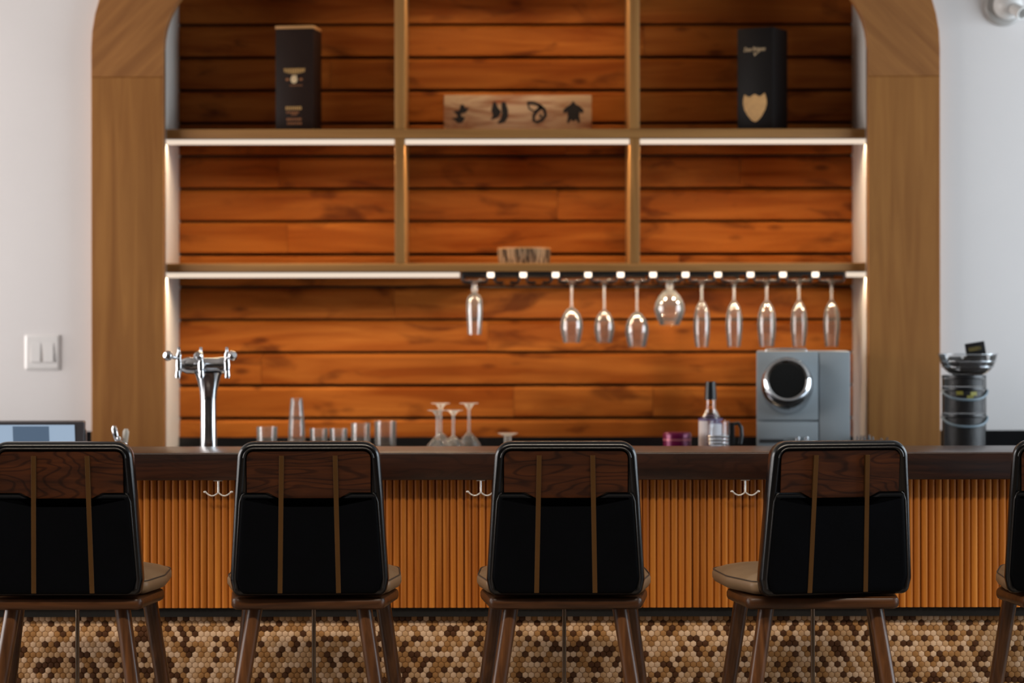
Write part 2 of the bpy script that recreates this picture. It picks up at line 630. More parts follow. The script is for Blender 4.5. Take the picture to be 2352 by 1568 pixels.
# shiplap planks: dark joints at v = 52 + 75.3 k
pitch = 75.3 / F_PX * Y_PLANK
z_ref = Z(53, Y_PLANK)
random.seed(21)
ROWS = [[], [1480], [760], [1180], [1300], [640, 1700], [1280], [660], [1560], [905], [1120], [600], [1180, 1500], [700]]
for k in range(-2, 14):
    zt = z_ref - (k - 1) * pitch
    zb = zt - pitch
    if zt > 2.70:
        continue
    if zb < Z_CTR + 0.002:
        zb = Z_CTR + 0.002
    if zt - zb < 0.02:
        continue
    js = ROWS[k] if 0 <= k < len(ROWS) else [1000]
    xs = [NX0] + [X(u, Y_PLANK) for u in js] + [NX1]
    for xa, xb in zip(xs[:-1], xs[1:]):
        dy = random.uniform(-0.0015, 0.0015)
        g = 0.0006
        yf = Y_PLANK + dy
        ztt = min(zt, 2.6) - 0.008
        # profile: sloped top lip that catches the light, flat face, small lower bevel
        prof = [(8.418, ztt), (yf + 0.012, ztt), (yf, ztt - 0.0115), (yf, zb + 0.002), (yf + 0.002, zb), (8.418, zb)]
        bm = bmesh.new()
        loft(bm, [[(x_, y_, z_) for y_, z_ in prof] for x_ in (xa + g, xb - g)])
        finish('plank', bm, 'plank_pine', niche, smooth=20)

# ------------------------------------------------------------------ oak surround with rounded corners
trim = bpy.data.objects.new('trim_1', None)
trim.location = (0, Y_FRAME, Z_CTR)
C.objects.link(trim)
struct(trim)


def to_trim(o):
    o.parent = trim
    o.matrix_parent_inverse = Matrix.Translation((0, -Y_FRAME, -Z_CTR))
    return o


def poly_obj(name, pts, y0, y1, mat, bev=0.003):
    bm = bmesh.new()
    pin = inset(pts, bev)
    loft(bm, [[(x, y0, z) for x, z in pin], [(x, y0 + bev, z) for x, z in pts], [(x, y1, z) for x, z in pts]])
    return finish(name, bm, mat, smooth=30)


def arc(cx, cz, r, a0, a1, n=14):
    return [(cx + r * math.cos(R(a0 + (a1 - a0) * k / n)), cz + r * math.sin(R(a0 + (a1 - a0) * k / n))) for k in range(n + 1)]


lo = dict(y0=Y_FRAME, y1=Y_WALL - 0.001)
XCL, XCR = OX0 + OR + 0.14, OX1 - OR - 0.14
to_trim(poly_obj('post', [(OX0, Z_CTR + 0.001), (NX0, Z_CTR + 0.001), (NX0, Z_JOINT), (OX0, Z_JOINT)], mat='frame_oak', bev=0.002, **lo))
to_trim(poly_obj('post', [(NX1, Z_CTR + 0.001), (OX1, Z_CTR + 0.001), (OX1, Z_JOINT), (NX1, Z_JOINT)], mat='frame_oak', bev=0.002, **lo))
g = 0.0006
pl = [(OX0, Z_JOINT + g), (NX0, Z_JOINT + g)] + arc(NX0 + IR, Z_ARC, IR, 180, 90) + [(XCL - g, Z_IN_TOP), (XCL - g, Z_OUT_TOP)] + arc(OX0 + OR, Z_ARC, OR, 90, 180)
to_trim(poly_obj('corner_block', pl, mat='frame_oak_corner_left', bev=0.002, **lo))
pr = [(OX1, Z_JOINT + g)] + arc(OX1 - OR, Z_ARC, OR, 0, 90) + [(XCR + g, Z_OUT_TOP), (XCR + g, Z_IN_TOP)] + arc(NX1 - IR, Z_ARC, IR, 90, 0) + [(NX1, Z_JOINT + g)]
to_trim(poly_obj('corner_block', pr, mat='frame_oak_corner_right', bev=0.002, **lo))
to_trim(poly_obj('top_rail', [(XCL, Z_IN_TOP), (XCR, Z_IN_TOP), (XCR, Z_OUT_TOP), (XCL, Z_OUT_TOP)], mat='frame_oak_rail', bev=0.002, **lo))

# ------------------------------------------------------------------ shelves, dividers and LED strips
ZU1, ZU0 = Z(296, Y_SHELF), Z(317, Y_SHELF)
ZL1, ZL0 = Z(604, Y_SHELF), Z(623, Y_SHELF)
SH_BACK = Y_PLANK - 0.003
SX0, SX1 = NX0 + 0.0005, NX1 - 0.0005
tag(boxo('display_shelf', (SX0, SX1, Y_SHELF, SH_BACK, ZU0, ZU1), 'shelf_oak', bev=0.002),
    'upper oak shelf of the arched niche, carrying the two dark boxes', 'shelf')
tag(boxo('display_shelf', (SX0, SX1, Y_SHELF, SH_BACK, ZL0, ZL1), 'shelf_oak', bev=0.002),
    'lower oak shelf of the arched niche, above the hanging glasses', 'shelf')
DT = 23 / F_PX * Y_SHELF
for u, side in ((907, 'left'), (1447, 'right')):
    x0 = X(u, Y_SHELF)
    other = 'left of the carved sign' if side == 'left' else 'right of the carved sign'
    tag(boxo('shelf_divider', (x0, x0 + DT, Y_SHELF + 0.001, SH_BACK, ZU1 + 0.0005, Z_IN_TOP - 0.0005), 'divider_oak', bev=0.002),
        'upright oak divider above the upper shelf, ' + other, 'divider', 'oak shelf dividers')
    tag(boxo('shelf_divider', (x0, x0 + DT, Y_SHELF + 0.001, SH_BACK, ZL1 + 0.0005, ZU0 - 0.0005), 'divider_oak', bev=0.002),
        'upright oak divider between the two shelves, on the %s side of the bark dish' % side, 'divider', 'oak shelf dividers')


def led(u0, u1, ztop, label, watts_per_m, segs=None, y=Y_SHELF + 0.006, spread=150):
    """aluminium channel with a rounded glowing diffuser; the lamp's light leaves downwards"""
    xa, xb = X(u0, y), X(u1, y)
    t = thing('led_strip', ((xa + xb) / 2, y + 0.006, ztop - 0.02), label, 'light', 'led strips')
    for sa, sb in (segs or [(u0, u1)]):
        a, b = X(sa, y) - t.location.x, X(sb, y) - t.location.x
        boxo('channel', (a, b, -0.006, 0.010, 0.0165, 0.0198), 'aluminium', t)
        bm = bmesh.new()
        prof = [(-0.006, 0.0163), (-0.006, 0.005), (-0.0035, 0.0015), (0.002, 0.0), (0.0075, 0.0015), (0.010, 0.005), (0.010, 0.0163)]
        loft(bm, [[(x_, y_, z_) for y_, z_ in prof] for x_ in (a, b)])
        finish('diffuser', bm, 'led_bead' if b - a < 0.03 else 'led_diffuser', t)
        bead = b - a < 0.03      # the short beads between the rack channels are angled back over the glasses
        d = area('led_lamp', ((a + b) / 2, 0.002, -0.001 - (0.003 if bead else 0)), (0, 0.5 if bead else 0, -1), b - a, 0.010, watts_per_m * (b - a) * (2.4 if b - a < 0.03 else 1), (1.0, 0.75, 0.49), spread)
        d.parent = t
    return t


W_LED = 4.6
led(381, 906, ZU0, 'glowing led strip under the upper shelf, in the left bay', W_LED)
led(931, 1446, ZU0, 'glowing led strip under the upper shelf, in the middle bay', W_LED)
led(1471, 1990, ZU0, 'glowing led strip under the upper shelf, in the right bay', W_LED)
SLOTS = [1090 + 74.6 * k for k in range(12)]
segs = [(381, SLOTS[0] - 34)] + [((SLOTS[k] + SLOTS[k + 1]) / 2 - 8, (SLOTS[k] + SLOTS[k + 1]) / 2 + 8) for k in range(11)] + [(SLOTS[-1] + 34, 1990)]
led(381, 1990, ZL0, 'long glowing led strip under the lower shelf, broken up by the glass rack', 6.0, segs)
led(825, 1545, Z_IN_TOP, 'led strip under the top of the niche, above the carved sign', 2.6, [(825, 905), (932, 1446), (1472, 1545)], y=Y_SHELF + 0.09)

# ------------------------------------------------------------------ hanging glass rack
YR0, YR1 = Y_SHELF + 0.004, 8.36
rack = thing('glass_rack', (X(1500, YR0), YR0, ZL0), 'black metal stemware rack under the lower shelf', 'rack')
rx = rack.location
PXM = F_PX / YR0
for u in SLOTS:
    xc = X(u, YR0) - rx.x
    hw, hh = 30 / PXM, 24 / PXM
    top = -0.0012
    yb_ = YR1 - YR0
    # flat top plate, front hoop open below for the stem, and two rails for the foot to slide on
    bm = bmesh.new()
    box(bm, xc - hw, xc + hw, 0, 0.022, top - 0.013, top, bev=0.004)
    box(bm, xc - hw, xc + hw, yb_ - 0.02, yb_, top - 0.013, top, bev=0.004)
    hoop = round_poly([(-hw + 0.004, top - 0.010), (-hw, top - hh), (-0.013, top - hh), (0.013, top - hh), (hw, top - hh), (hw - 0.004, top - 0.010)], [0, 0.018, 0, 0, 0.018, 0], 7)
    half = len(hoop) // 2
    for part in (hoop[:half], hoop[half:]):
        tube(bm, [(xc + x_, 0.004, z_) for x_, z_ in part], 0.0032, 8)
    for s_ in (-1, 1):
        tube(bm, [(xc + s_ * 0.0135, 0.003, top - hh), (xc + s_ * 0.0135, yb_ - 0.002, top - hh)], 0.0032, 8)
        tube(bm, [(xc + s_ * 0.0135, yb_ - 0.004, top - hh), (xc + s_ * hw * 0.9, yb_ - 0.004, top - hh + 0.004), (xc + s_ * hw * 0.9, yb_ - 0.004, top - 0.01)], 0.003, 8)
    finish('channel', bm, 'black_metal', rack)

# ------------------------------------------------------------------ glassware
def stem_glass(name, loc, foot_r, stem_z0, stem_r, stem_z1, bowl, label, group, cat='glass', inverted=False, bead=0.0):
    """bowl: list of (r, z) from the stem to the rim; z measured from the foot"""
    t = thing(name, loc, label, cat, group)
    latheo('foot', [(0, 0), (foot_r, 0), (foot_r, 0.0018), (foot_r * 0.55, 0.004), (stem_r * 2.2, stem_z0 * 0.6), (stem_r, stem_z0), (0, stem_z0)], 'foot_glass', t, 22)
    sp = [(0, stem_z0 + 0.0002), (stem_r, stem_z0 + 0.0002)]
    if bead:
        zm = stem_z0 + (stem_z1 - stem_z0) * 0.6
        sp += [(stem_r, zm - bead), (bead, zm), (stem_r, zm + bead)]
    sp += [(stem_r, stem_z1 - 0.0002), (0, stem_z1 - 0.0002)]
    latheo('stem', sp, 'foot_glass', t, 14)
    th = 0.0013
    prof = [(0, stem_z1)] + bowl + [(max(r - th, 0.001), z + (0.0 if i == 0 else 0)) for i, (r, z) in enumerate(reversed(bowl))]
    prof = [p for p in prof if not (p[0] < 0.003 and p[1] > stem_z1 + 0.004 and False)]
    prof[-1] = (0.0, bowl[0][1] + 0.006)
    latheo('bowl', prof, 'bowl_glass', t, 26)
    if inverted:
        t.rotation_euler = (math.pi, 0, 0)
    return t


YG = 8.15
PG = F_PX / YG
V_FOOT = 643
Z_FOOT = Z(V_FOOT, YG)
FLUTE = [(690, 4), (697, 9), (707, 14), (722, 18), (745, 19.5), (775, 17.5), (797, 14.5)]
WINE_A = [(705, 4), (711, 12), (722, 20), (737, 25), (752, 26), (770, 23), (787, 19)]
WINE_B = [(712, 4), (718, 12), (730, 19), (745, 23), (760, 23), (787, 17)]
WINE_C = [(715, 4), (722, 13), (735, 22), (750, 27), (765, 27), (797, 20)]
SNIFT = [(662, 6), (668, 14), (680, 25), (695, 33), (710, 36), (726, 32), (747, 22)]
SHORT = [(672, 6), (678, 13), (688, 18), (710, 19), (768, 15.5)]


def hang(u, prof, foot=27, st0=654, sr_=2.6, label='', bead=0):
    f = lambda v: (v - V_FOOT) / PG
    st1 = prof[0][0]
    bowl = [(w / PG, f(v)) for v, w in prof]
    g_ = 'glasses hanging in the rack'
    stem_glass('stem_glass', (X(u, YG), YG, Z_FOOT), foot / PG, f(st0), sr_ / PG, f(st1), bowl, label, g_, inverted=True, bead=bead / PG)


hang(1090, SHORT, 25, 650, 6, 'short-stemmed straight glass hanging alone at the left end of the rack', 8)
hang(1313, WINE_A, 28, 656, 2.8, 'hanging wine glass, leftmost of the row of nine beside the empty slots')
hang(1388, WINE_B, 27, 656, 2.8, 'slim hanging wine glass, second of the row of nine from the left')
hang(1463, WINE_C, 27, 656, 2.8, 'wide hanging wine glass just left of the round snifter')
hang(1538, SNIFT, 26, 650, 7, 'round hanging snifter on a short thick stem', 9)
for u, lab in ((1612, 'champagne flute hanging just right of the round snifter'),
               (1686, 'champagne flute hanging second to the right of the round snifter'),
               (1761, 'champagne flute hanging over the left half of the coffee machine'),
               (1835, 'champagne flute hanging second from the right end of the rack'),
               (1910, 'champagne flute hanging at the far right end of the rack')):
    hang(u, FLUTE if u != 1761 else [(v, w * 1.12) for v, w in FLUTE], 27, 656, 3, lab)


def coupe(u, Y, vtop, r_bowl, label, foot=0.031, stem_r=0.0045):
    ztop = Z(vtop, Y)
    h = ztop - Z_CTR
    st1 = h * 0.60
    bowl = [(0.006, st1), (r_bowl * 0.35, st1 + h * 0.06), (r_bowl * 0.7, st1 + h * 0.17), (r_bowl * 0.93, st1 + h * 0.28), (r_bowl, h)]
    stem_glass('stem_glass', (X(u, Y), Y, ztop), foot, h * 0.14, stem_r, st1, bowl, label, 'glasses upside down on the counter', inverted=True, bead=0)


coupe(1004, 7.70, 941, 0.043, 'upside-down stemmed glass on the counter, front left of the cluster')
coupe(1041, 7.81, 941, 0.043, 'upside-down stemmed glass on the counter, in the middle of the cluster')
coupe(1012, 7.93, 925, 0.043, 'taller upside-down stemmed glass on the counter, back left of the cluster')
coupe(1077, 7.92, 925, 0.043, 'taller upside-down stemmed glass on the counter, at the right of the cluster')
coupe(1166, 7.80, 994, 0.040, 'low upside-down glass on the counter behind the middle stool back', 0.032, 0.012)


def tumbler(u, Y, vtop, hw, label, mat='bowl_glass', z0=Z_CTR, base=0.012, taper=0.9, name='tumbler_glass', group='tumblers on the back counter'):
    h = Z(vtop, Y) - z0
    r = hw / F_PX * Y
    t = thing(name, (X(u, Y), Y, z0), label, 'glass', group)
    latheo('cup', [(0, 0), (r * taper * 0.94, 0), (r * taper, 0.003), (r, h), (r - 0.0018, h), (r * taper - 0.002, base), (0, base - 0.001)], mat, t, 26)
    return t


tumbler(613, 7.75, 979, 24, 'rocks glass on the counter, just left of the tall glass stack')
tumbler(732, 7.75, 983, 21, 'small heavy glass on the counter, right beside the tall glass stack', base=0.03)
tumbler(777, 7.75, 983, 21, 'small heavy glass on the counter, next to the straight highball glasses', base=0.03)
tumbler(828, 8.0, 971, 22, 'straight highball glass, left one of the pair behind the second stool', base=0.012, taper=0.97)
tumbler(885, 8.1, 966, 25, 'straight highball glass, right one of the pair behind the second stool', base=0.014, taper=0.97)
# a stack of three upturned nested glasses
zs = Z_CTR
for k, (dv_top, hw0, hw1, lab) in enumerate(((1000, 24, 19, 'lowest glass of the tall upturned stack on the counter'),
                                            (955, 20, 17, 'middle glass of the tall upturned stack on the counter'),
                                            (913, 17, 13.5, 'topmost glass of the tall upturned stack on the counter'))):
    Yk = 7.75
    zt = Z(dv_top, Yk)
    ra, rb = hw0 / F_PX * Yk, hw1 / F_PX * Yk
    t = thing('tumbler_glass', (X(681, Yk), Yk, zs), lab, 'glass', 'stacked tumblers')
    h = zt - zs
    latheo('cup', [(ra - 0.0018, 0), (ra, 0), (ra * 0.98, 0.004), (rb, h - 0.004), (rb * 0.93, h), (0, h), (0, h - 0.01), (rb - 0.0035, h - 0.01), (ra - 0.0018, 0)], 'bowl_glass', t, 26)
    zs = zt + 0.0004

# ------------------------------------------------------------------ things on the shelves
def gold_strokes(bm, polys, y):
    for p in polys:
        vs_ = [bm.verts.new((x, y, z)) for x, z in p]
        f = bm.faces.new(vs_)
        r = bmesh.ops.extrude_face_region(bm, geom=[f])
        for v in [e for e in r['geom'] if isinstance(e, bmesh.types.BMVert)]:
            v.co.y -= 0.0006


def ribbon(pts, w):
    L, Rr = [], []
    n = len(pts)
    for i in range(n):
        a = Vector(pts[max(i - 1, 0)])
        b = Vector(pts[min(i + 1, n - 1)])
        t = (b - a).normalized()
        nn = Vector((-t.y, t.x)) * w / 2
        p = Vector(pts[i])
        L.append((p.x + nn.x, p.y + nn.y))
        Rr.append((p.x - nn.x, p.y - nn.y))
    return L + Rr[::-1]


def disc(cx, cz, rx_, rz_, n=16):
    return [(cx + rx_ * math.cos(2 * math.pi * k / n), cz + rz_ * math.sin(2 * math.pi * k / n)) for k in range(n)]


# tall brown gift box on the left
Yb = 8.13
bw, bd, bh = 0.131, 0.115, Z(65, Yb) - ZU1
t = thing('bottle_box', (X(686, Yb + 0.05), Yb + 0.06, ZU1), 'dark brown bottle box with gold print, on the upper shelf at left', 'box', rz=R(-9))
boxo('carton', (-bw / 2, bw / 2, -bd / 2, bd / 2, 0.0005, bh), 'box_brown', t, bev=0.0015)
boxo('lid', (-bw / 2 - 0.001, bw / 2 + 0.001, -bd / 2 - 0.001, bd / 2 + 0.001, bh + 0.0003, bh + 0.0105), 'kraft_lid', t, bev=0.0015)
k_ = 0.131 / 542.0      # from zoomed front-face units to metres (x 175..717, z 1465..155)
bx = lambda x: (x - 446) * k_
bz = lambda y: (1465 - y) * k_
yf = -bd / 2 - 0.0002
bm = bmesh.new()
# arched banner built of upright letter-like bars
for i in range(9):
    x = 300 + i * 33.5
    drop = 24 * (1 - ((i - 4) / 4.0) ** 2)
    gold_strokes(bm, [[(bx(x), bz(600)), (bx(x + 24), bz(600)), (bx(x + 24), bz(645 + drop)), (bx(x), bz(645 + drop))]], yf)
gold_strokes(bm, [[(bx(290), bz(596)), (bx(600), bz(596)), (bx(600), bz(606)), (bx(290), bz(606))]], yf)
finish('banner_lettering', bm, 'gold_print', t, smooth=0)
bm = bmesh.new()
for i in range(8):
    x = 322 + i * 29
    gold_strokes(bm, [[(bx(x), bz(1124)), (bx(x + 20), bz(1124)), (bx(x + 20), bz(1170)), (bx(x), bz(1170))]], yf)
finish('title_lettering', bm, 'gold_print', t, smooth=0)
bm = bmesh.new()
gold_strokes(bm, [disc(bx(440), bz(748), 48 * k_, 55 * k_), [(bx(405), bz(690)), (bx(485), bz(690)), (bx(470), bz(712)), (bx(420), bz(712))]], yf)
finish('crest', bm, 'cream_print', t, smooth=0)
bm = bmesh.new()
gold_strokes(bm, [disc(bx(345), bz(748), 26 * k_, 18 * k_), disc(bx(540), bz(748), 26 * k_, 18 * k_)], yf)
for y0_, n_, xa_, h_ in ((825, 6, 380, 14), (1195, 6, 330, 22), (1225, 3, 400, 18), (1285, 7, 335, 34), (1345, 7, 340, 30)):
    for i in range(n_):
        x = xa_ + i * 31
        gold_strokes(bm, [[(bx(x), bz(y0_)), (bx(x + 22), bz(y0_)), (bx(x + 22), bz(y0_ + h_)), (bx(x), bz(y0_ + h_))]], yf)
finish('small_print', bm, 'gold_print_dim', t, smooth=0)

# black champagne box on the right, turned so its right side shows
ang = R(-29)
bw = 0.129
Yc = 8.20
xc = X(1752, Yc)
bh = Z(64, Yc - 0.06) - ZU1
t = thing('champagne_box', (xc, Yc, ZU1), 'black champagne box with gold shield and script, on the upper shelf at right', 'box', rz=ang)
boxo('carton', (-bw / 2, bw / 2, -bw / 2, bw / 2, 0.0005, bh), 'box_black', t, bev=0.0015)
yf = -bw / 2 - 0.0002
k_ = bw / 450.0
bx = lambda x: (x - 395) * k_
bz = lambda y: (1450 - y) * bh / 1310.0
bm = bmesh.new()
gold_strokes(bm, [[(bx(262), bz(985)), (bx(300), bz(1010)), (bx(335), bz(1020)), (bx(360), bz(1000)), (bx(395), bz(985)), (bx(430), bz(1005)), (bx(455), bz(1018)), (bx(490), bz(1000)), (bx(520), bz(975)),
                   (bx(542), bz(1050)), (bx(545), bz(1120)), (bx(525), bz(1190)), (bx(480), bz(1270)), (bx(430), bz(1325)), (bx(395), bz(1338)), (bx(355), bz(1318)), (bx(300), bz(1250)), (bx(262), bz(1180)), (bx(245), bz(1100)), (bx(248), bz(1040))]], yf)
finish('shield', bm, 'gold_print', t, smooth=0)


def text_mesh(body, size, loc, parent, mat, name, shear=0.0, width=None):
    cu = bpy.data.curves.new(name, 'FONT')
    cu.body = body
    cu.size = size
    cu.align_x = 'CENTER'
    cu.align_y = 'CENTER'
    cu.extrude = 0.0004
    cu.shear = shear
    tmp = bpy.data.objects.new(name, cu)
    C.objects.link(tmp)
    dg = bpy.context.evaluated_depsgraph_get()
    me = bpy.data.meshes.new_from_object(tmp.evaluated_get(dg))
    bpy.data.objects.remove(tmp)
    bpy.data.curves.remove(cu)
    me.name = name
    me.materials.clear()
    me.materials.append(MATS[mat])
    xs_ = [v.co.x for v in me.vertices]
    if width and xs_:
        s = width / (max(xs_) - min(xs_))
        for v in me.vertices:
            v.co.x *= s
    o = bpy.data.objects.new(name, me)
    C.objects.link(o)
    o.parent = parent
    o.location = loc
    o.rotation_euler = (math.pi / 2, 0, 0)
    return o


text_mesh('Dom Pérignon', 0.021, (bx(390), yf - 0.0003, bz(415)), t, 'cream_print', 'script_lettering', 0.35, 270 * k_)
text_mesh('V', 0.018, (bx(392), yf - 0.0003, bz(478)), t, 'cream_print', 'script_initial', 0.3, 55 * k_)

# carved sign with four black emblems
Ys = 8.25
sx0, sx1 = X(1020, Ys), X(1360, Ys)
szt = Z(218, Ys)
t = thing('carved_sign', ((sx0 + sx1) / 2, Ys, ZU1), 'pale weathered wooden plank sign with four black emblems on the upper shelf', 'sign')
w2, h2 = (sx1 - sx0) / 2, szt - ZU1
boxo('board', (-w2, w2, 0, 0.03, 0.0005, h2), 'sign_wood', t, bev=0.004)
ks = 2 * w2 / 2090.0
ex = lambda x: (x - 1178) * ks
ez = lambda y: h2 - (y - 112) * ks
E = lambda pts: [(ex(x), ez(y)) for x, y in pts]
emblems = [
    [E([(240, 440), (290, 470), (330, 510), (390, 505), (435, 430), (385, 418), (370, 380), (440, 362), (490, 290), (440, 300), (400, 238), (368, 262), (352, 330), (258, 340), (315, 385), (328, 425)])],
    [E([(835, 200), (872, 222), (890, 280), (945, 345), (915, 410), (880, 440), (795, 465), (828, 400), (804, 330), (820, 260)]),
     E([(950, 212), (1005, 215), (1040, 330), (1040, 420), (995, 500), (920, 520), (885, 510), (935, 450), (955, 380), (945, 290)])],
    [E(ribbon([(1310, 222), (1400, 225), (1490, 262), (1555, 325), (1570, 400), (1520, 468), (1445, 500), (1402, 478), (1402, 410), (1440, 345), (1490, 300)], 44)),
     E(ribbon([(1320, 235), (1335, 300), (1400, 340), (1450, 330)], 20)), E(disc(1497, 290, 32, 34)), E(disc(1500, 410, 20, 26))],
    [E([(1960, 195), (1990, 240), (2060, 280), (2110, 330), (2090, 375), (2050, 350), (2045, 420), (2060, 500), (2030, 515), (2005, 460), (1960, 490), (1925, 460), (1900, 515), (1870, 500), (1885, 420), (1875, 350), (1830, 375), (1815, 330), (1870, 280), (1930, 240)])],
]
for polys in emblems:
    bm = bmesh.new()
    gold_strokes(bm, polys, -0.0003)
    finish('emblem', bm, 'burnt_black', t, smooth=0)

# bark dish on the lower shelf
Yd = 8.2
rd = 60 / F_PX * Yd
hd = Z(569, Yd) - ZL1
t = thing('bark_dish', (X(1204, Yd), Yd, ZL1), 'round dish with striped bark side on the lower shelf', 'dish')
bm = bmesh.new()
n = 96
random.seed(3)
rr = [rd * (1 + random.uniform(-0.02, 0.02)) for _ in range(n)]
loft(bm, [[(rr[k] * s_ * math.cos(2 * math.pi * k / n), rr[k] * s_ * math.sin(2 * math.pi * k / n), z_) for k in range(n)]
          for s_, z_ in ((0.95, 0.0005), (0.99, hd * 0.5), (1.0, hd - 0.006))])
finish('bark_wall', bm, 'bark', t)
latheo('rim', [(rd * 0.80, hd - 0.0058), (rd * 1.01, hd - 0.0058), (rd * 1.02, hd), (rd * 0.82, hd), (rd * 0.80, hd - 0.0058)], 'kraft_lid', t, 40)

# ------------------------------------------------------------------ back counter
bc = thing('back_counter', (0, 7.8, 0), 'black back counter running under the arched niche', 'counter')
bm = bmesh.new()
box(bm, -2.9, 2.9, -0.25, Y_FRAME - 7.8 + 0.038, Z_CTR - 0.03, Z_CTR)
box(bm, NX0 + 0.001, NX1 - 0.001, Y_FRAME - 7.8 + 0.038, 8.378 - 7.8, Z_CTR - 0.03, Z_CTR)
finish('worktop', bm, 'black_stone', bc)
boxo('cabinet_body', (-2.88, 2.88, -0.22, Y_FRAME - 7.8 + 0.03, 0.0, Z_CTR - 0.0305), 'black_metal', bc)
zsp = Z(989, Y_WALL)
struct(boxo('trim_2', (-2.9, OX0 - 0.001, Y_WALL - 0.012, Y_WALL - 0.001, Z_CTR + 0.0005, zsp), 'black_stone'))
struct(boxo('trim_3', (OX1 + 0.001, 2.9, Y_WALL - 0.012, Y_WALL - 0.001, Z_CTR + 0.0005, zsp), 'black_stone'))
struct(boxo('trim_4', (NX0 + 0.001, NX1 - 0.001, 8.362, 8.377, Z_CTR + 0.0005, Z(1003, 8.362)), 'black_stone'))

# ------------------------------------------------------------------ coffee machine
Ym = 7.74
mx0, mx1 = X(1738, Ym), X(1952, Ym)
mh = Z(807, Ym) - Z_CTR
mc = (mx0 + mx1) / 2
t = thing('coffee_machine', (mc, Ym, Z_CTR), 'silver grey coffee machine with round chrome porthole dial', 'coffee machine', rz=R(-6))
hx = (mx1 - mx0) / 2
pm = Ym / F_PX
MX = lambda u: X(u, Ym) - mc
MZ = lambda v: Z(v, Ym) - Z_CTR
boxo('housing', (-hx, hx, 0.012, 0.34, 0.0005, mh), 'silver_panel', t, bev=0.004)
boxo('front_panel', (-hx + 0.001, MX(1879), 0, 0.0118, MZ(965), mh - 0.001), 'silver_panel', t, bev=0.002)
boxo('drip_panel', (-hx + 0.001, MX(1879), 0, 0.0118, 0.006, MZ(969)), 'silver_panel', t, bev=0.002)
boxo('side_panel', (MX(1881.5), hx - 0.001, 0, 0.0118, 0.006, mh - 0.001), 'silver_panel', t, bev=0.002)
boxo('outlet_slot', (MX(1745), MX(1800), -0.004, -0.0003, MZ(1017), MZ(1009)), 'silver_panel_dark', t, bev=0.001)
cxm, czm = MX(1808), MZ(889)
Rm = 60 * pm
# chrome porthole: barrel whose glazed end looks slightly upwards
bm = bmesh.new()
lathe(bm, [(0, 0.0), (Rm * 0.99, 0.0), (Rm * 1.0, 0.014), (Rm * 0.99, 0.030), (Rm * 0.96, 0.046), (Rm * 0.88, 0.058), (Rm * 0.78, 0.062), (Rm * 0.70, 0.059), (Rm * 0.685, 0.053), (0, 0.053)], 48)


def port_xf(v):
    z = v.co.z
    x, y = v.co.x, v.co.y
    up_ = max(0.0, z - 0.012)
    v.co = Vector((cxm + x, -0.0003 - z + y * 0.22 * up_ / 0.045, czm + y * (1.08 - 2.2 * up_) + up_ * 0.46))


for v in bm.verts:
    port_xf(v)
port = finish('porthole', bm, 'chrome', t)
bm = bmesh.new()
lathe(bm, [(0, 0.0535), (Rm * 0.68, 0.0535), (Rm * 0.665, 0.0565), (0, 0.0575)], 40)
for v in bm.verts:
    port_xf(v)
finish('dial_face', bm, 'dial_glass', port)
tubeo('cup_rail', [(MX(1760), 0.05, mh + 0.0005), (MX(1760), 0.05, mh + 0.006), (MX(1800), 0.05, mh + 0.008), (MX(1852), 0.05, mh + 0.006), (MX(1852), 0.05, mh + 0.0005)], 0.003, 'chrome', t)
for u in (1832, 1852):
    latheo('spout', [(0, 0), (0.006, 0), (0.0075, 0.012), (0.0075, 0.02), (0, 0.02)], 'chrome', t, 16, (MX(u), -0.012, MZ(1018)))

# ------------------------------------------------------------------ bottle, coffee pot, tin and caddy
Yo = 7.72
k_ = Yo / F_PX
zz = lambda v: Z(v, Yo) - Z_CTR
t = thing('liquor_bottle', (X(1632, Yo), Yo, Z_CTR), 'clear bottle with white label and tall black cap beside the coffee machine', 'bottle')
rb = 27 * k_
h = zz(918)
latheo('glass_body', [(0, 0.0005), (rb, 0.0005), (rb, zz(968)), (rb * 0.9, zz(960)), (rb * 0.48, zz(948)), (rb * 0.43, zz(935)), (rb * 0.43, h), (rb * 0.43 - 0.002, h), (rb * 0.43 - 0.002, zz(936)), (rb * 0.8, zz(958)), (rb - 0.003, zz(970)), (rb - 0.003, 0.006), (0, 0.006)], 'clear_glass', t, 28)
latheo('label', [(rb + 0.0006, 0.01), (rb + 0.0006, zz(966)), (rb + 0.0002, zz(966)), (rb + 0.0002, 0.01), (rb + 0.0006, 0.01)], 'label_white', t, 28)
latheo('label_band', [(rb + 0.0011, zz(966)), (rb + 0.0011, zz(961)), (rb - 0.001, zz(961)), (rb + 0.0002, zz(966)), (rb + 0.0011, zz(966))], 'label_violet', t, 28)
latheo('cap', [(0, h + 0.0002), (14 * k_, h + 0.0002), (13.5 * k_, zz(905)), (11.5 * k_, zz(877)), (0, zz(878))], 'black_plastic', t, 24)

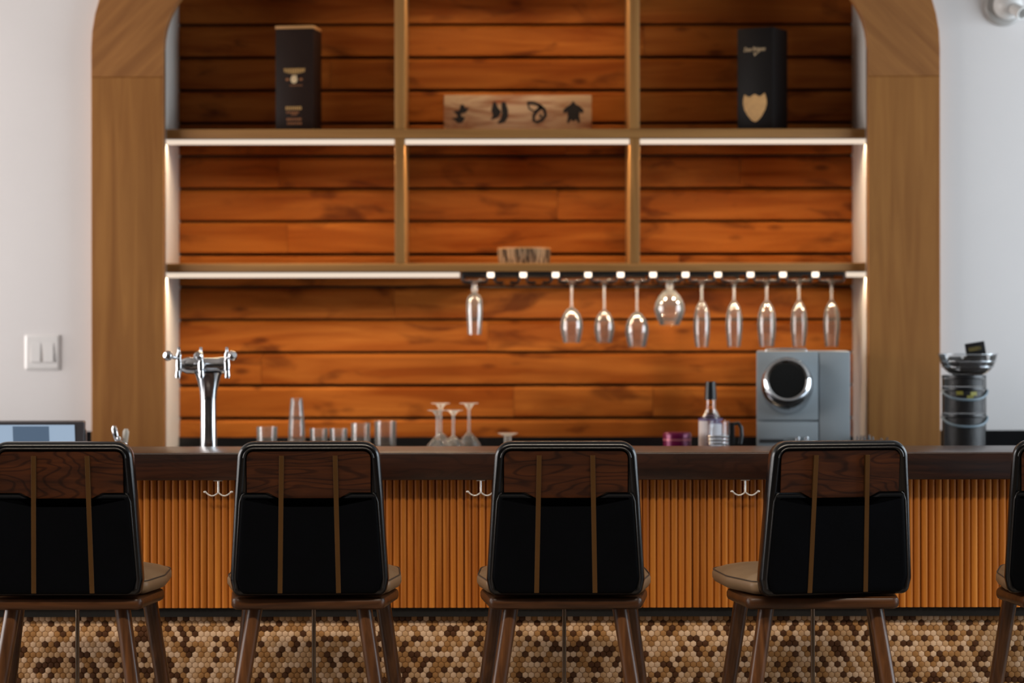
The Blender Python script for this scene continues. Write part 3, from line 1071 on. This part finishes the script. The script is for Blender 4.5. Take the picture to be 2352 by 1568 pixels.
Yo2 = 7.60
k_ = Yo2 / F_PX
zz = lambda v: Z(v, Yo2) - Z_CTR
t = thing('coffee_pot', (X(1650, Yo2), Yo2, Z_CTR), 'glass and steel coffee pot with black handle in front of the bottle', 'coffee pot')
rp = 25 * k_
ht = zz(966)
latheo('glass_jug', [(0, 0.0005), (rp, 0.0005), (rp, ht - 0.004), (rp + 0.002, ht), (rp - 0.001, ht), (rp - 0.002, ht - 0.004), (rp - 0.002, 0.004), (0, 0.004)], 'pot_glass', t, 28)
for v0 in (1000, 1008, 1016):
    latheo('steel_band', [(rp + 0.0015, zz(v0 + 5)), (rp + 0.003, zz(v0 + 2.5)), (rp + 0.0015, zz(v0)), (rp + 0.0002, zz(v0)), (rp + 0.0002, zz(v0 + 5)), (rp + 0.0015, zz(v0 + 5))], 'chrome', t, 28)
boxo('handle_mount', (rp + 0.0005, rp + 0.016, -0.008, 0.008, zz(1020), zz(970)), 'black_plastic', t, bev=0.002)
tubeo('handle', [(rp + 0.014, 0, zz(974)), (rp + 0.028, 0, zz(972)), (rp + 0.037, 0, zz(982)), (rp + 0.039, 0, zz(1000)), (rp + 0.034, 0, zz(1020))], 0.006, 'black_plastic', t)

Yo3 = 7.66
k_ = Yo3 / F_PX
zz = lambda v: Z(v, Yo3) - Z_CTR
t = thing('round_tin', (X(1555, Yo3), Yo3, Z_CTR), 'round purple tin on the counter left of the bottle', 'tin')
rt = 32 * k_
latheo('tin_body', [(0, 0.0005), (rt, 0.0005), (rt, zz(1012)), (0, zz(1012))], 'tin_purple', t, 32)
latheo('band', [(0, zz(1011.8)), (rt + 0.0008, zz(1011.8)), (rt + 0.0008, zz(1007)), (0, zz(1007))], 'tin_band', t, 32)
latheo('lid', [(0, zz(1006.8)), (rt + 0.001, zz(1006.8)), (rt + 0.001, zz(997)), (rt * 0.95, zz(993)), (0, zz(993))], 'tin_purple', t, 32)

Yo4 = 7.70
t = thing('stir_stick_caddy', (X(2000, Yo4), Yo4, Z_CTR), 'low black caddy with jagged sticks at the foot of the right oak post', 'caddy')
boxo('tray', (-0.05, 0.05, -0.03, 0.03, 0.0005, 0.03), 'black_plastic', t, bev=0.004)
random.seed(5)
for i in range(11):
    x = -0.046 + i * 0.0092
    hgt = random.uniform(0.05, 0.062) if i < 7 or i > 8 else 0.045
    bm = bmesh.new()
    lean = random.uniform(-0.008, 0.008)
    tube(bm, [(x, 0, 0.0302), (x + lean, 0, hgt)], [0.0035, 0.0028], 6)
    finish('stick', bm, 'black_plastic', t)

# ------------------------------------------------------------------ right-hand jars, glass bowl, card
Yj = 7.72
k_ = Yj / F_PX
xj = X(2214, Yj)
vj = [1048, 950, 889, 862]
rj = 50 * k_
z_prev = Z_CTR
labs = ['bottom clear canister of dark coffee in the stack beside the right post',
        'middle clear canister of dark and olive packets in the stack beside the right post',
        'shallow top canister of dark coffee, directly under the glass bowl']
for i in range(3):
    zt = Z(vj[i + 1], Yj)
    h = zt - z_prev - 0.0005
    t = thing('storage_canister', (xj, Yj, z_prev), labs[i], 'canister', 'stacked canisters')
    latheo('shell', [(0, 0.0003), (rj, 0.0003), (rj, h - 0.0085), (rj - 0.0015, h - 0.0085), (rj - 0.0015, 0.002), (0, 0.002)], 'canister_glass', t, 36)
    latheo('lid_ring', [(rj - 0.004, h - 0.0083), (rj + 0.0008, h - 0.0083), (rj + 0.0008, h), (rj - 0.004, h), (rj - 0.004, h - 0.0083)], 'black_plastic', t, 36)
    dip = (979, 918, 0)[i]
    band_pts = []
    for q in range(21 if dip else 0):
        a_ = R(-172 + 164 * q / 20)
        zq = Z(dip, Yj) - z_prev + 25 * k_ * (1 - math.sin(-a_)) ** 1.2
        band_pts.append(((rj + 0.0035) * math.cos(a_), (rj + 0.0035) * math.sin(a_), min(zq, h - 0.004)))
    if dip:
        tubeo('light_band', band_pts, 0.0042, 'light_band_grey', t, 8)  # added arc strip imitating a curved light band across the canister
    latheo('contents', [(0, 0.0024), (rj - 0.0025, 0.0024), (rj - 0.0025, h - 0.012), (rj * 0.5, h - 0.007), (0, h - 0.009)], 'coffee_dark', t, 36)
    if i == 1:
        for a_, dz_ in ((-112, 0.78), (-84, 0.62), (-74, 0.76)):
            ca, sa = math.cos(R(a_)), math.sin(R(a_))
            bm = bmesh.new()
            box(bm, -0.011, 0.011, -0.0004, 0.0004, -0.006, 0.006, bev=0.0003, seg=1)
            o = finish('packet', bm, 'packet_olive', t)
            o.location = ((rj - 0.0019) * ca, (rj - 0.0019) * sa, h * dz_)
            o.rotation_euler = (0, 0, R(a_ + 90))
    z_prev = zt
zb = z_prev + 0.0004
t = thing('glass_bowl', (xj + 0.012, Yj, zb), 'ribbed clear glass bowl on top of the canister stack', 'bowl')
prof_o = [(0.046, 0.0), (0.060, 0.006), (0.074, 0.018), (0.084, 0.034), (0.090, 0.054), (0.0925, 0.066)]
prof = [(0, 0)] + prof_o + [(0.090, 0.066)] + [(r - 0.0025, z + 0.001) for r, z in reversed(prof_o[:-1])] + [(0, 0.0035)]
prof[-2] = (0.044, 0.0035)
latheo('bowl_wall', prof, 'dish_glass', t, 44)
for r_, z_ in ((0.0795, 0.026), (0.0875, 0.044), (0.093, 0.066)):
    bm = bmesh.new()
    tube(bm, [((r_ + 0.0022) * math.cos(2 * math.pi * q / 40), (r_ + 0.0022) * math.sin(2 * math.pi * q / 40), z_) for q in range(40)], 0.0017, 6, closed=True)
    finish('rib', bm, 'jar_plastic', t)
bowl_c = Vector((xj + 0.012, Yj, zb))
random.seed(12)
spots = [(-0.045, -0.012, 12), (-0.012, -0.035, -8), (0.012, 0.03, 5), (-0.035, 0.03, 25)]
where = ['at the left', 'at the front', 'at the back', 'at the back left']
for i, (dx, dy, a_) in enumerate(spots):
    bm = bmesh.new()
    loft(bm, [[(x_ * s_, y_ * s_, z_) for x_, y_ in ((-0.02, -0.012), (0.02, -0.012), (0.02, 0.012), (-0.02, 0.012))] for s_, z_ in ((0.9, 0.0), (1.05, 0.012), (1.0, 0.03), (0.75, 0.04))])
    o = finish('snack_packet', bm, 'coffee_dark')
    o.location = bowl_c + Vector((dx, dy, 0.0065 + (0.012 if i != 1 else 0.004)))
    o.rotation_euler = (0, 0, R(a_))
    tag(o, 'small black packet lying in the glass bowl, ' + where[i], 'packet', 'packets in the glass bowl')
t = thing('card_box', (xj + 0.05, Yj + 0.01, zb + 0.012), 'black card box with olive print standing tilted in the glass bowl', 'box', rz=R(-6))
t.rotation_euler = (R(-4), R(-9), R(-6))
boxo('carton', (-0.031, 0.031, -0.008, 0.008, 0, 0.092), 'black_plastic', t, bev=0.001)
boxo('print', (-0.022, 0.018, -0.0086, -0.0081, 0.066, 0.078), 'card_print', t)

# ------------------------------------------------------------------ wall fittings
Yw = Y_WALL
sw = W(98, 809, Yw)
t = thing('light_switch', (sw.x, Yw, sw.z), 'white double light switch plate on the wall left of the oak post', 'switch')
hw = 41 / F_PX * Yw
bm = bmesh.new()
loft(bm, [[(x_ * s_, y_, z_ * s_) for x_, z_ in round_poly([(-hw, -hw), (hw, -hw), (hw, hw), (-hw, hw)], [0.006] * 4, 4)] for s_, y_ in ((1.0, -0.0003), (1.0, -0.003), (0.86, -0.008))])
finish('plate', bm, 'white_plastic', t, smooth=20)
for sx in (-1, 1):
    bm = bmesh.new()
    xa, xb = sorted((sx * 0.0060, sx * 0.0370))
    zr = 0.031
    loft(bm, [[(xa, -0.0082, -zr), (xb, -0.0082, -zr), (xb, -0.0082, zr), (xa, -0.0082, zr)],
              [(xa, -0.0150, -zr), (xb, -0.0150, -zr), (xb, -0.0092, zr), (xa, -0.0092, zr)]])
    finish('rocker', bm, 'white_plastic', t, smooth=20)

dm = W(2304, 16, Yw)
t = thing('wall_sensor', (dm.x, Yw, dm.z), 'round white dome sensor with a tilted visor high on the right wall', 'sensor')
rr_ = 45 / F_PX * Yw
latheo('base_ring', [(0, -0.0005), (rr_, -0.0005), (rr_ * 0.98, -0.012), (rr_ * 0.86, -0.018), (0, -0.018)], 'fixture_grey', t, 36, axis='Y')
bm = bmesh.new()
bmesh.ops.create_uvsphere(bm, u_segments=28, v_segments=16, radius=rr_ * 0.74, matrix=Matrix.Translation((0.010, -0.030, 0.002)))
finish('dome', bm, 'fixture_white', t)
bm = bmesh.new()
lathe(bm, [(0, 0), (0.020, 0), (0.022, 0.045), (0.0185, 0.045), (0.0165, 0.006), (0, 0.006)], 24)
bmesh.ops.rotate(bm, verts=bm.verts, cent=(0, 0, 0), matrix=Matrix.Rotation(R(118), 3, 'X') @ Matrix.Rotation(0, 3, 'Y'))
bmesh.ops.rotate(bm, verts=bm.verts, cent=(0, 0, 0), matrix=Matrix.Rotation(R(35), 3, 'Z'))
bmesh.ops.translate(bm, verts=bm.verts, vec=(0.022, -0.066, -0.014))
finish('visor', bm, 'fixture_white', t)

# ------------------------------------------------------------------ bar counter
BX0, BX1 = -2.3, 2.3
bar = thing('bar_counter', (0, 6.85, 0), 'long bar front of vertical oak slats above hexagonal mosaic tiles', 'bar')
oy = -6.85
zs0 = Z(1395, Y_SLAT)
zs1 = Z_BAR - 0.0755
boxo('body', (BX0, BX1, Y_TILE + 0.004 + oy, Y_BAR1 - 0.02 + oy, 0.0, zs1 - 0.0005), 'grout', bar)
boxo('slat_backing', (BX0, BX1, Y_SLAT + 0.0065 + oy, Y_TILE + 0.0035 + oy, zs0, zs1 - 0.0005), 'bar_walnut', bar)
boxo('ledge', (BX0, BX1, Y_SLAT + 0.006 + oy, Y_TILE + 0.0035 + oy, Z(1416, Y_SLAT), zs0 - 0.0005), 'black_metal', bar)
# slats
sp_ = 16.35 / F_PX * Y_SLAT
sw_ = sp_ * 0.96
prof = []
for k in range(9):
    a_ = -1 + 2 * k / 8
    prof.append((a_ * sw_ / 2, -0.0062 * (1 - abs(a_) ** 2.8)))
prof = [(-sw_ / 2, 0.0062)] + prof + [(sw_ / 2, 0.0062)]
bm = bmesh.new()
loft(bm, [[(x_, y_ , z_) for x_, y_ in prof] for z_ in (0.0, zs1 - zs0 - 0.0015)])
slat0 = finish('slat', bm, 'slat_oak', bar, smooth=40)
seam_x = X(1066, Y_SLAT)
i0 = -int((seam_x - BX0) / sp_)
i = i0
random.seed(4)
first = True
while True:
    x = seam_x + (i + 0.5) * sp_ + 0.0015 * math.floor(i / 32.0)
    i += 1
    if x > BX1 - sp_ / 2:
        break
    if x < BX0 + sp_ / 2:
        continue
    if first:
        o = slat0
        first = False
    else:
        o = slat0.copy()
        C.objects.link(o)
    o.location = (x, Y_SLAT + oy + random.uniform(-0.0006, 0.0006), zs0 + 0.0005)
# hexagonal mosaic
tp = 13.78 / F_PX * Y_TILE
rp_ = tp * 0.862
RH = tp * 0.955 / math.sqrt(3)
tile_mats = ['tile_cream', 'tile_sand', 'tile_caramel', 'tile_cocoa']


def hex_pts(r, y):
    return [(r * math.sin(R(60 * k)), y, r * math.cos(R(60 * k))) for k in range(6)]


HEXL = [hex_pts(RH, 0.002), hex_pts(RH, -0.0018), hex_pts(RH * 0.88, -0.0034), hex_pts(RH * 0.62, -0.0040)]
tile_me = []
for mname in tile_mats:
    bm = bmesh.new()
    loft(bm, HEXL, cap0=False)
    o = finish('hex_tile', bm, mname, bar, smooth=30)
    tile_me.append(o.data)
    bpy.data.objects.remove(o)
ztop_t = Z(1412, Y_TILE)
random.seed(99)
verts, faces, fmat = [], [], []
spans = ((X(930, Y_TILE), X(1103, Y_TILE)), (X(1494, Y_TILE), X(1652, Y_TILE)))
count = 0
row = 0
while True:
    z = ztop_t - row * rp_ - RH * 0.9
    if z < RH:
        break
    x = BX0 + tp * (0.5 if row % 2 else 1.0)
    while x < BX1 - tp / 2:
        c = random.random()
        mi = 0 if c < 0.27 else 1 if c < 0.53 else 2 if c < 0.78 else 3
        if count < 300 and 1 <= row <= 12 and any(a <= x <= b for a, b in spans):
            o = bpy.data.objects.new('hex_tile', tile_me[mi])
            C.objects.link(o)
            o.parent = bar
            o.location = (x, Y_TILE + oy, z)
            count += 1
        else:
            b0 = len(verts)
            for L in HEXL:
                verts += [(x + p[0], Y_TILE + oy + p[1], z + p[2]) for p in L]
            for l in range(3):
                for k in range(6):
                    k2 = (k + 1) % 6
                    faces.append((b0 + l * 6 + k, b0 + l * 6 + k2, b0 + l * 6 + 6 + k2, b0 + l * 6 + 6 + k))
                    fmat.append(mi)
            faces.append(tuple(b0 + 18 + k for k in range(6)))
            fmat.append(mi)
        x += tp
    row += 1
me = bpy.data.meshes.new('tile_field')
me.from_pydata(verts, [], faces)
for mname in tile_mats:
    me.materials.append(MATS[mname])
me.polygons.foreach_set('material_index', fmat)
bm = bmesh.new()
bm.from_mesh(me)
bmesh.ops.recalc_face_normals(bm, faces=bm.faces)
bm.to_mesh(me)
bm.free()
me.polygons.foreach_set('use_smooth', [True] * len(me.polygons))
me.set_sharp_from_angle(angle=R(30))
tf = bpy.data.objects.new('tile_field', me)
C.objects.link(tf)
tf.parent = bar
tf['kind'] = 'stuff'

bm = bmesh.new()
box(bm, BX0 - 0.02, BX1 + 0.02, Y_BAR0, Y_BAR1, Z_BAR - 0.075, Z_BAR, bev=0.004, seg=3)
tag(finish('walnut_countertop', bm, 'bar_walnut'), 'thick dark walnut bar top running across the whole picture', 'countertop')

# coat hooks under the bar top
hook_me = None
for u, lab in ((501, 'double coat hook under the bar top, between the two leftmost stools'),
               (1104, 'double coat hook under the bar top, beside the middle stool back'),
               (1711, 'double coat hook under the bar top, beside the stool with its seat turned left')):
    Yh = Y_SLAT - 0.042
    k_ = Yh / F_PX
    zt = Z_BAR - 0.0755
    t = thing('coat_hook', (X(u, Yh), Yh, zt), lab, 'hook', 'coat hooks under the bar')
    zc_ = Z(1130, Yh) - zt
    boxo('mount_plate', (-0.012, 0.012, -0.009, 0.009, -0.003, -0.0002), 'hook_nickel', t, bev=0.0008)
    tubeo('stem', [(0, 0, -0.003), (0, 0, zc_)], 0.0028, 'hook_nickel', t)
    for s in (-1, 1):
        pts = [(0, zc_), (s * 4 * k_, zc_ - 3.5 * k_), (s * 10 * k_, zc_ - 7 * k_), (s * 16 * k_, zc_ - 7.6 * k_), (s * 22 * k_, zc_ - 5 * k_), (s * 27 * k_, zc_ - 1 * k_), (s * 29.5 * k_, zc_ + 1 * k_)]
        a_ = tubeo('arm', [(x, -0.001, z) for x, z in pts], 0.0023, 'hook_nickel', t)
        bm = bmesh.new()
        bmesh.ops.create_uvsphere(bm, u_segments=14, v_segments=8, radius=0.0045, matrix=Matrix.Translation((s * 30.5 * k_, -0.001, zc_ + 1.5 * k_)) @ Matrix.Diagonal((1, 1, 0.75, 1)))
        finish('knob', bm, 'hook_nickel', a_)

# ------------------------------------------------------------------ work counter behind the bar with tap, faucet and till screen
wc = thing('work_counter', (0, 7.24, 0), 'steel work counter hidden behind the bar', 'counter')
boxo('worktop', (-2.2, 2.2, -0.21, 0.17, 0.90, 0.93), 'aluminium', wc, bev=0.003)
boxo('cabinet_body', (-2.18, 2.18, -0.205, 0.15, 0.0, 0.8995), 'black_metal', wc)
Z_WC = 0.93
Yt = 7.25
kt = Yt / F_PX
zz = lambda v: Z(v, Yt) - Z_WC
tx = X(479, Yt)
UX = lambda u: X(u, Yt) - tx
t = thing('beer_tap_tower', (tx, Yt, Z_WC), 'chrome beer tap tower with three taps on a flared column', 'beer tap')
latheo('base_plate', [(0, 0.0003), (0.05, 0.0003), (0.05, 0.006), (0.03, 0.012), (0, 0.012)], 'chrome', t, 36)
latheo('column', [(0, 0.0122), (0.026, 0.0122), (0.0245, zz(1010)), (0.0238, zz(960)), (0.0238, zz(920)), (0.0265, zz(895)), (0.032, zz(878)), (0.0385, zz(862)), (0.043, zz(855)), (0, zz(855))], 'chrome', t, 40)
bm = bmesh.new()
lathe(bm, [(0, UX(418)), (0.019, UX(418)), (0.0255, UX(430)), (0.0255, UX(450)), (0.0235, UX(455)), (0.0235, UX(500)), (0.0255, UX(505)), (0.0255, UX(516)), (0.019, UX(526)), (0, UX(526))], 32, (0, 0, zz(838)), 'X')
finish('manifold', bm, 'chrome', t)
for u, kn, kv, ku in ((414, 'l', 815, 390), (466, 'c', 815, 463), (524, 'r', 815, 541)):
    fy = -0.03 if kn != 'c' else -0.045
    tp_ = latheo('tap_body', [(0, zz(858)), (0.008, zz(858)), (0.0095, zz(846)), (0.0105, zz(836)), (0.0085, zz(826)), (0.007, zz(818)), (0, zz(818))], 'chrome', t, 18, (UX(u), fy, 0))
    latheo('spout', [(0, zz(867)), (0.0075, zz(867)), (0.009, zz(861)), (0.007, zz(850)), (0, zz(850))], 'chrome', tp_, 18, (UX(u) - (0.002 if kn == 'l' else -0.002), fy - 0.006, 0))
    latheo('finial', [(0, zz(819)), (0.0085, zz(819)), (0.0085, zz(813)), (0.0045, zz(807)), (0.0042, zz(801)), (0.0055, zz(798.5)), (0.003, zz(796)), (0, zz(795.5))], 'chrome', tp_, 18, (UX(u), fy, 0))
    bm = bmesh.new()
    a = Vector((UX(u), fy, zz(822)))
    b = Vector((UX(ku), fy - 0.03, zz(kv)))
    tube(bm, [a, a.lerp(b, 0.55), a.lerp(b, 0.72), a.lerp(b, 0.9), b, b + (b - a).normalized() * 0.008], [0.0055, 0.0055, 0.012, 0.0155, 0.0150, 0.008], 16)
    finish('handle', bm, 'chrome', tp_)
    tubeo('connector', [(UX(u), fy, zz(838)), (UX(u) * 0.8, -0.002, zz(838))], 0.008, 'chrome', tp_)

Yf = 7.28
kf = Yf / F_PX
zz = lambda v: Z(v, Yf) - Z_WC
fx = X(279, Yf)
t = thing('lever_faucet', (fx, Yf, Z_WC), 'small faucet with two upright levers behind the leftmost stool', 'faucet')
latheo('body', [(0, 0.0003), (0.026, 0.0003), (0.022, 0.03), (0.02, zz(1016)), (0.012, zz(1010)), (0, zz(1009))], 'chrome', t, 24)
for u0, u1, vt, m_ in ((272, 264, 976, 'chrome'), (288, 291, 983, 'pale_ceramic')):
    x0_, x1_ = X(u0, Yf) - fx, X(u1, Yf) - fx
    tubeo('lever', [(x0_, -0.008, zz(1014)), ((x0_ + x1_) / 2, -0.012, zz(1000)), (x1_, -0.014, zz(vt + 6)), (x1_, -0.014, zz(vt))], [0.008, 0.0095, 0.0095, 0.005], m_, t, 12)
bm = bmesh.new()
bmesh.ops.create_uvsphere(bm, u_segments=14, v_segments=8, radius=0.0075, matrix=Matrix.Translation((X(275, Yf) - fx, -0.02, zz(1005))))
finish('spindle_cap', bm, 'chrome', t)

Ys_ = 7.26
sc = thing('till_screen', (X(36, Ys_), Ys_, Z_WC), 'grey-framed till touchscreen behind the leftmost stool', 'screen')
hw_ = 165 / F_PX * Ys_
hgt = 0.178
tilt = Matrix.Translation((0, -0.02, 0.0)) @ Matrix.Rotation(R(10), 4, 'X')


def tilt_obj(o):
    o.data.transform(tilt)
    return o


z_off = Z(966, Ys_) - Z_WC
zb_ = z_off / math.cos(R(10)) - hgt
pts = round_poly([(-hw_, zb_), (hw_ - 0.010, zb_), (hw_, zb_ + hgt), (-hw_, zb_ + hgt)], [0.006] * 4, 4)
bm = bmesh.new()
loft(bm, [[(x_, 0.0, z_) for x_, z_ in inset(pts, 0.002)], [(x_, 0.002, z_) for x_, z_ in pts], [(x_, 0.022, z_) for x_, z_ in pts]])
tilt_obj(finish('bezel', bm, 'bezel_grey', sc))
z1_ = zb_ + hgt - 0.009
xr = hw_ - 0.027
o = boxo('screen', (-xr, xr - 0.003, -0.0012, -0.0003, zb_ + 0.02, z1_), 'screen_reflection', sc)  # glows to imitate a window reflected in the glass
tilt_obj(o)
ua = X(37, Ys_) - sc.location.x
ub = X(120, Ys_) - sc.location.x
tilt_obj(boxo('reflection_block', (ua, ub, -0.002, -0.0014, zb_ + 0.03, z1_ - 0.004), 'screen_reflection_dark', sc))  # dark block within the painted reflection
tilt_obj(boxo('side_port', (hw_ - 0.004, hw_ + 0.003, 0.006, 0.018, zb_ + hgt * 0.62, zb_ + hgt * 0.86), 'aluminium', sc, bev=0.002))
boxo('stand', (-0.04, 0.04, 0.02, 0.06, 0.0003, 0.09), 'black_plastic', sc, bev=0.004)

# ------------------------------------------------------------------ bar stools
ST_Y = 6.25
Z_SEAT0 = Z(1400, 6.07)
Z_SEAT1 = Z(1372, 6.07)
B_BOT = Z(1368, 6.06)
B_TOP = Z(1014, 6.00)
B_Y0 = -0.195          # rear face of the backrest at its foot, from the stool centre


def lean(p):
    x, y, z = p
    return (x, y + B_Y0 - (z - B_BOT) * 0.10, z)


back_out = round_poly([(-0.190, B_BOT), (0.190, B_BOT), (0.1985, B_BOT + 0.04), (0.186, B_BOT + 0.25), (0.1745, B_TOP), (-0.1745, B_TOP), (-0.186, B_BOT + 0.25), (-0.1985, B_BOT + 0.04)],
                      [0.02, 0.02, 0.03, 0.25, 0.042, 0.042, 0.25, 0.03], 7)
ZMID = Z(1131, 6.03)
ZLOW = Z(1147, 6.03)


def make_stool():
    root = bpy.data.objects.new('bar_stool', None)
    C.objects.link(root)
    # wooden seat base
    out = round_poly([(-0.192, -0.180), (0.192, -0.180), (0.218, 0.055), (0.185, 0.155), (-0.185, 0.155), (-0.218, 0.055)], [0.022, 0.022, 0.05, 0.06, 0.06, 0.05], 6)
    bm = bmesh.new()
    lay = [(0.010, 0.0), (0.003, 0.004), (0.0, 0.011), (0.0, 0.021), (0.003, 0.027), (0.010, Z_SEAT1 - Z_SEAT0)]
    loft(bm, [[(x_, y_, Z_SEAT0 + dz) for x_, y_ in inset(out, d)] for d, dz in lay])
    finish('seat_base', bm, 'stool_base_walnut', root)
    # legs
    for lx, ly, bx_, by_ in ((-0.138, -0.135, -0.245, -0.205), (0.138, -0.135, 0.245, -0.205), (-0.172, 0.095, -0.265, 0.19), (0.172, 0.095, 0.265, 0.19)):
        bm = bmesh.new()
        a, b = Vector((lx, ly, Z_SEAT0 + 0.002)), Vector((bx_, by_, 0.0))
        tube(bm, [a, a.lerp(b, 0.3), a.lerp(b, 0.75), b], [0.0200, 0.0195, 0.0160, 0.0135], 18)
        for v in bm.verts:
            if v.co.z < 0.02 and (v.co - b).length < 0.03:
                v.co.z = 0.0
        finish('leg', bm, 'stool_walnut', root, smooth=60)
    # centre rod and foot ring
    tubeo('center_rod', [(0, 0, Z_SEAT0 - 0.0005), (0, 0, 0.26)], 0.0055, 'rod_steel', root, 12)
    bm = bmesh.new()
    pr_ = [(-0.207, -0.178, 0.25), (0.207, -0.178, 0.25), (0.228, 0.15, 0.25), (-0.228, 0.15, 0.25)]
    tube(bm, pr_, 0.007, 8, closed=True)
    tube(bm, [(-0.2, 0, 0.252), (0.2, 0, 0.252)], 0.006, 8)
    finish('footrest', bm, 'rod_steel', root)
    # cushion
    so = round_poly([(-0.198, -0.135), (0.198, -0.135), (0.226, 0.03), (0.218, 0.235), (-0.218, 0.235), (-0.226, 0.03)], [0.03, 0.03, 0.12, 0.075, 0.075, 0.12], 7)
    bm = bmesh.new()
    zs_ = Z_SEAT1 + 0.003
    lay = [(0.016, 0.0), (0.006, 0.004), (0.0, 0.014), (0.0, 0.027), (0.003, 0.033), (0.010, 0.037), (0.028, 0.045), (0.055, 0.052), (0.09, 0.057), (0.13, 0.059)]
    def shrink(d):
        if d <= 0.012:
            return inset(so, d)
        kx, ky = 1 - d / 0.226, 1 - d / 0.185
        return [(x_ * kx, 0.05 + (y_ - 0.05) * ky) for x_, y_ in so]
    loft(bm, [[(x_, y_, zs_ + dz + (0.006 * max(0, y_) / 0.235)) for x_, y_ in shrink(d)] for d, dz in lay])
    seat = finish('seat_cushion', bm, 'tan_leather', root, smooth=60)
    tubeo('seam', [(x_, y_, zs_ + 0.0345 + (0.006 * max(0, y_) / 0.235)) for x_, y_ in inset(so, 0.003)], 0.0016, 'seam_thread', seat, 6, closed=True)
    # backrest
    bm = bmesh.new()
    lay = [(0.0215, 0.0065), (0.0185, 0.0015), (0.014, -0.0015), (0.007, 0.001), (0.002, 0.007), (0.0, 0.016), (0.0, 0.038), (0.004, 0.050), (0.014, 0.058), (0.035, 0.062)]
    loft(bm, [[lean((x_, dy, z_)) for x_, z_ in inset(back_out, d)] for d, dy in lay])
    back = finish('backrest', bm, 'edge_leather', root, smooth=60)
    # upper walnut panel with stepped lower edge
    io = inset(back_out, 0.0235)
    top_pts = [p for p in io if p[1] > ZMID + 0.004]
    xl = min(p[0] for p in top_pts)
    top_pts = sorted([p for p in top_pts if p[0] < 0], key=lambda p: p[1] - 0.001 * p[0])
    right = [(-x_, z_) for x_, z_ in reversed(top_pts)]
    low = [(-top_pts[0][0] + 0.0, ZMID), (0.102, ZMID), (0.070, ZLOW), (-0.070, ZLOW), (-0.102, ZMID), (top_pts[0][0], ZMID)]
    panel = top_pts + right + low
    bm = bmesh.new()
    loft(bm, [[lean((x_, dy, z_)) for x_, z_ in inset(panel, d)] for d, dy in ((0.0, 0.006), (0.0, 0.0035), (0.001, 0.0025))])
    finish('wood_panel', bm, 'stool_panel_walnut', back, smooth=25)
    # lower leather pad following the step
    zl = B_BOT + 0.006
    wl = 0.1985 - 0.012
    low_pts = round_poly([(-0.172, zl), (0.172, zl), (wl - 0.002, zl + 0.04), (0.186 - 0.017, ZMID - 0.006), (0.160, ZMID - 0.003), (0.103, ZMID - 0.003), (0.071, ZLOW - 0.003), (-0.071, ZLOW - 0.003), (-0.103, ZMID - 0.003), (-0.160, ZMID - 0.003), (-(0.186 - 0.017), ZMID - 0.006), (-(wl - 0.002), zl + 0.04)],
                         [0.02, 0.02, 0.03, 0.012, 0.012, 0.02, 0.006, 0.006, 0.02, 0.012, 0.012, 0.03], 4)
    bm = bmesh.new()
    loft(bm, [[lean((x_, dy, z_)) for x_, z_ in inset(low_pts, d)] for d, dy in ((0.0, 0.0062), (0.0, 0.0005), (0.002, -0.0025), (0.007, -0.0045), (0.014, -0.005))])
    finish('leather_pad', bm, 'black_leather', back, smooth=50)
    # piping round the panel and down the sides of the pad
    pip = inset(back_out, 0.0165)
    up = sorted([p for p in pip if p[0] < 0 and p[1] > ZMID - 0.004], key=lambda p: p[1] - 0.001 * p[0])
    path = [(x_, -0.0015, z_) for x_, z_ in up] + [(-x_, -0.0015, z_) for x_, z_ in reversed(up)]
    tubeo('piping', [lean(p) for p in path], 0.0022, 'piping_leather', back, 8)
    for s in (-1, 1):
        pth = [(s * 0.160, -0.001, ZMID - 0.001), (s * 0.1655, -0.001, ZMID - 0.005), (s * 0.1715, -0.001, ZMID - 0.022), (s * 0.178, -0.001, B_BOT + 0.15), (s * 0.1855, -0.001, B_BOT + 0.045), (s * 0.183, -0.001, B_BOT + 0.02)]
        tubeo('piping', [lean(p) for p in pth], 0.0019, 'piping_leather', back, 8)
    # brass straps
    zt_, zb__ = Z(1046, 6.01), Z(1361, 6.05)
    for s in (-1, 1):
        bm = bmesh.new()
        n_ = 10
        L = []
        for k in range(n_ + 1):
            z_ = zt_ + (zb__ - zt_) * k / n_
            xm = s * (0.0665 + 0.0065 * k / n_)
            yy = -0.0066
            L.append([lean((xm - 0.0060, yy + 0.0012, z_)), lean((xm - 0.0052, yy, z_)), lean((xm + 0.0052, yy, z_)), lean((xm + 0.0060, yy + 0.0012, z_)), lean((xm + 0.0060, yy + 0.0125, z_)), lean((xm - 0.0060, yy + 0.0125, z_))])
        loft(bm, L)
        finish('strap', bm, 'brass_strap', back, smooth=25)
    return root


def copy_tree(o, parent=None):
    c = o.copy()
    C.objects.link(c)
    c.parent = parent
    for ch in o.children:
        copy_tree(ch, c)
    return c


stool = make_stool()
stools = [stool] + [copy_tree(stool) for _ in range(4)]
data = [(177, 0.0, 0.0, 'leftmost bar stool, in front of the till screen'),
        (720, 0.0, 1.5, 'bar stool in front of the tumblers, second from the left'),
        (1295, 0.0, 0.0, 'middle bar stool, facing the bar squarely, with seat showing on both sides'),
        (1866, 1.5, 9.5, 'bar stool swivelled so its tan seat shows at its left'),
        (2490, 0.0, -13.0, 'rightmost bar stool, cut off by the picture edge')]
for o, (u, base_rot, top_rot, lab) in zip(stools, data):
    o.location = (X(u, ST_Y), ST_Y, 0)
    o.rotation_euler = (0, 0, R(base_rot))
    tag(o, lab, 'bar stool', 'bar stools')
    for ch in o.children:
        if ch.name.split('.')[0] in ('seat_cushion', 'backrest'):
            ch.rotation_euler = (0, 0, R(top_rot))
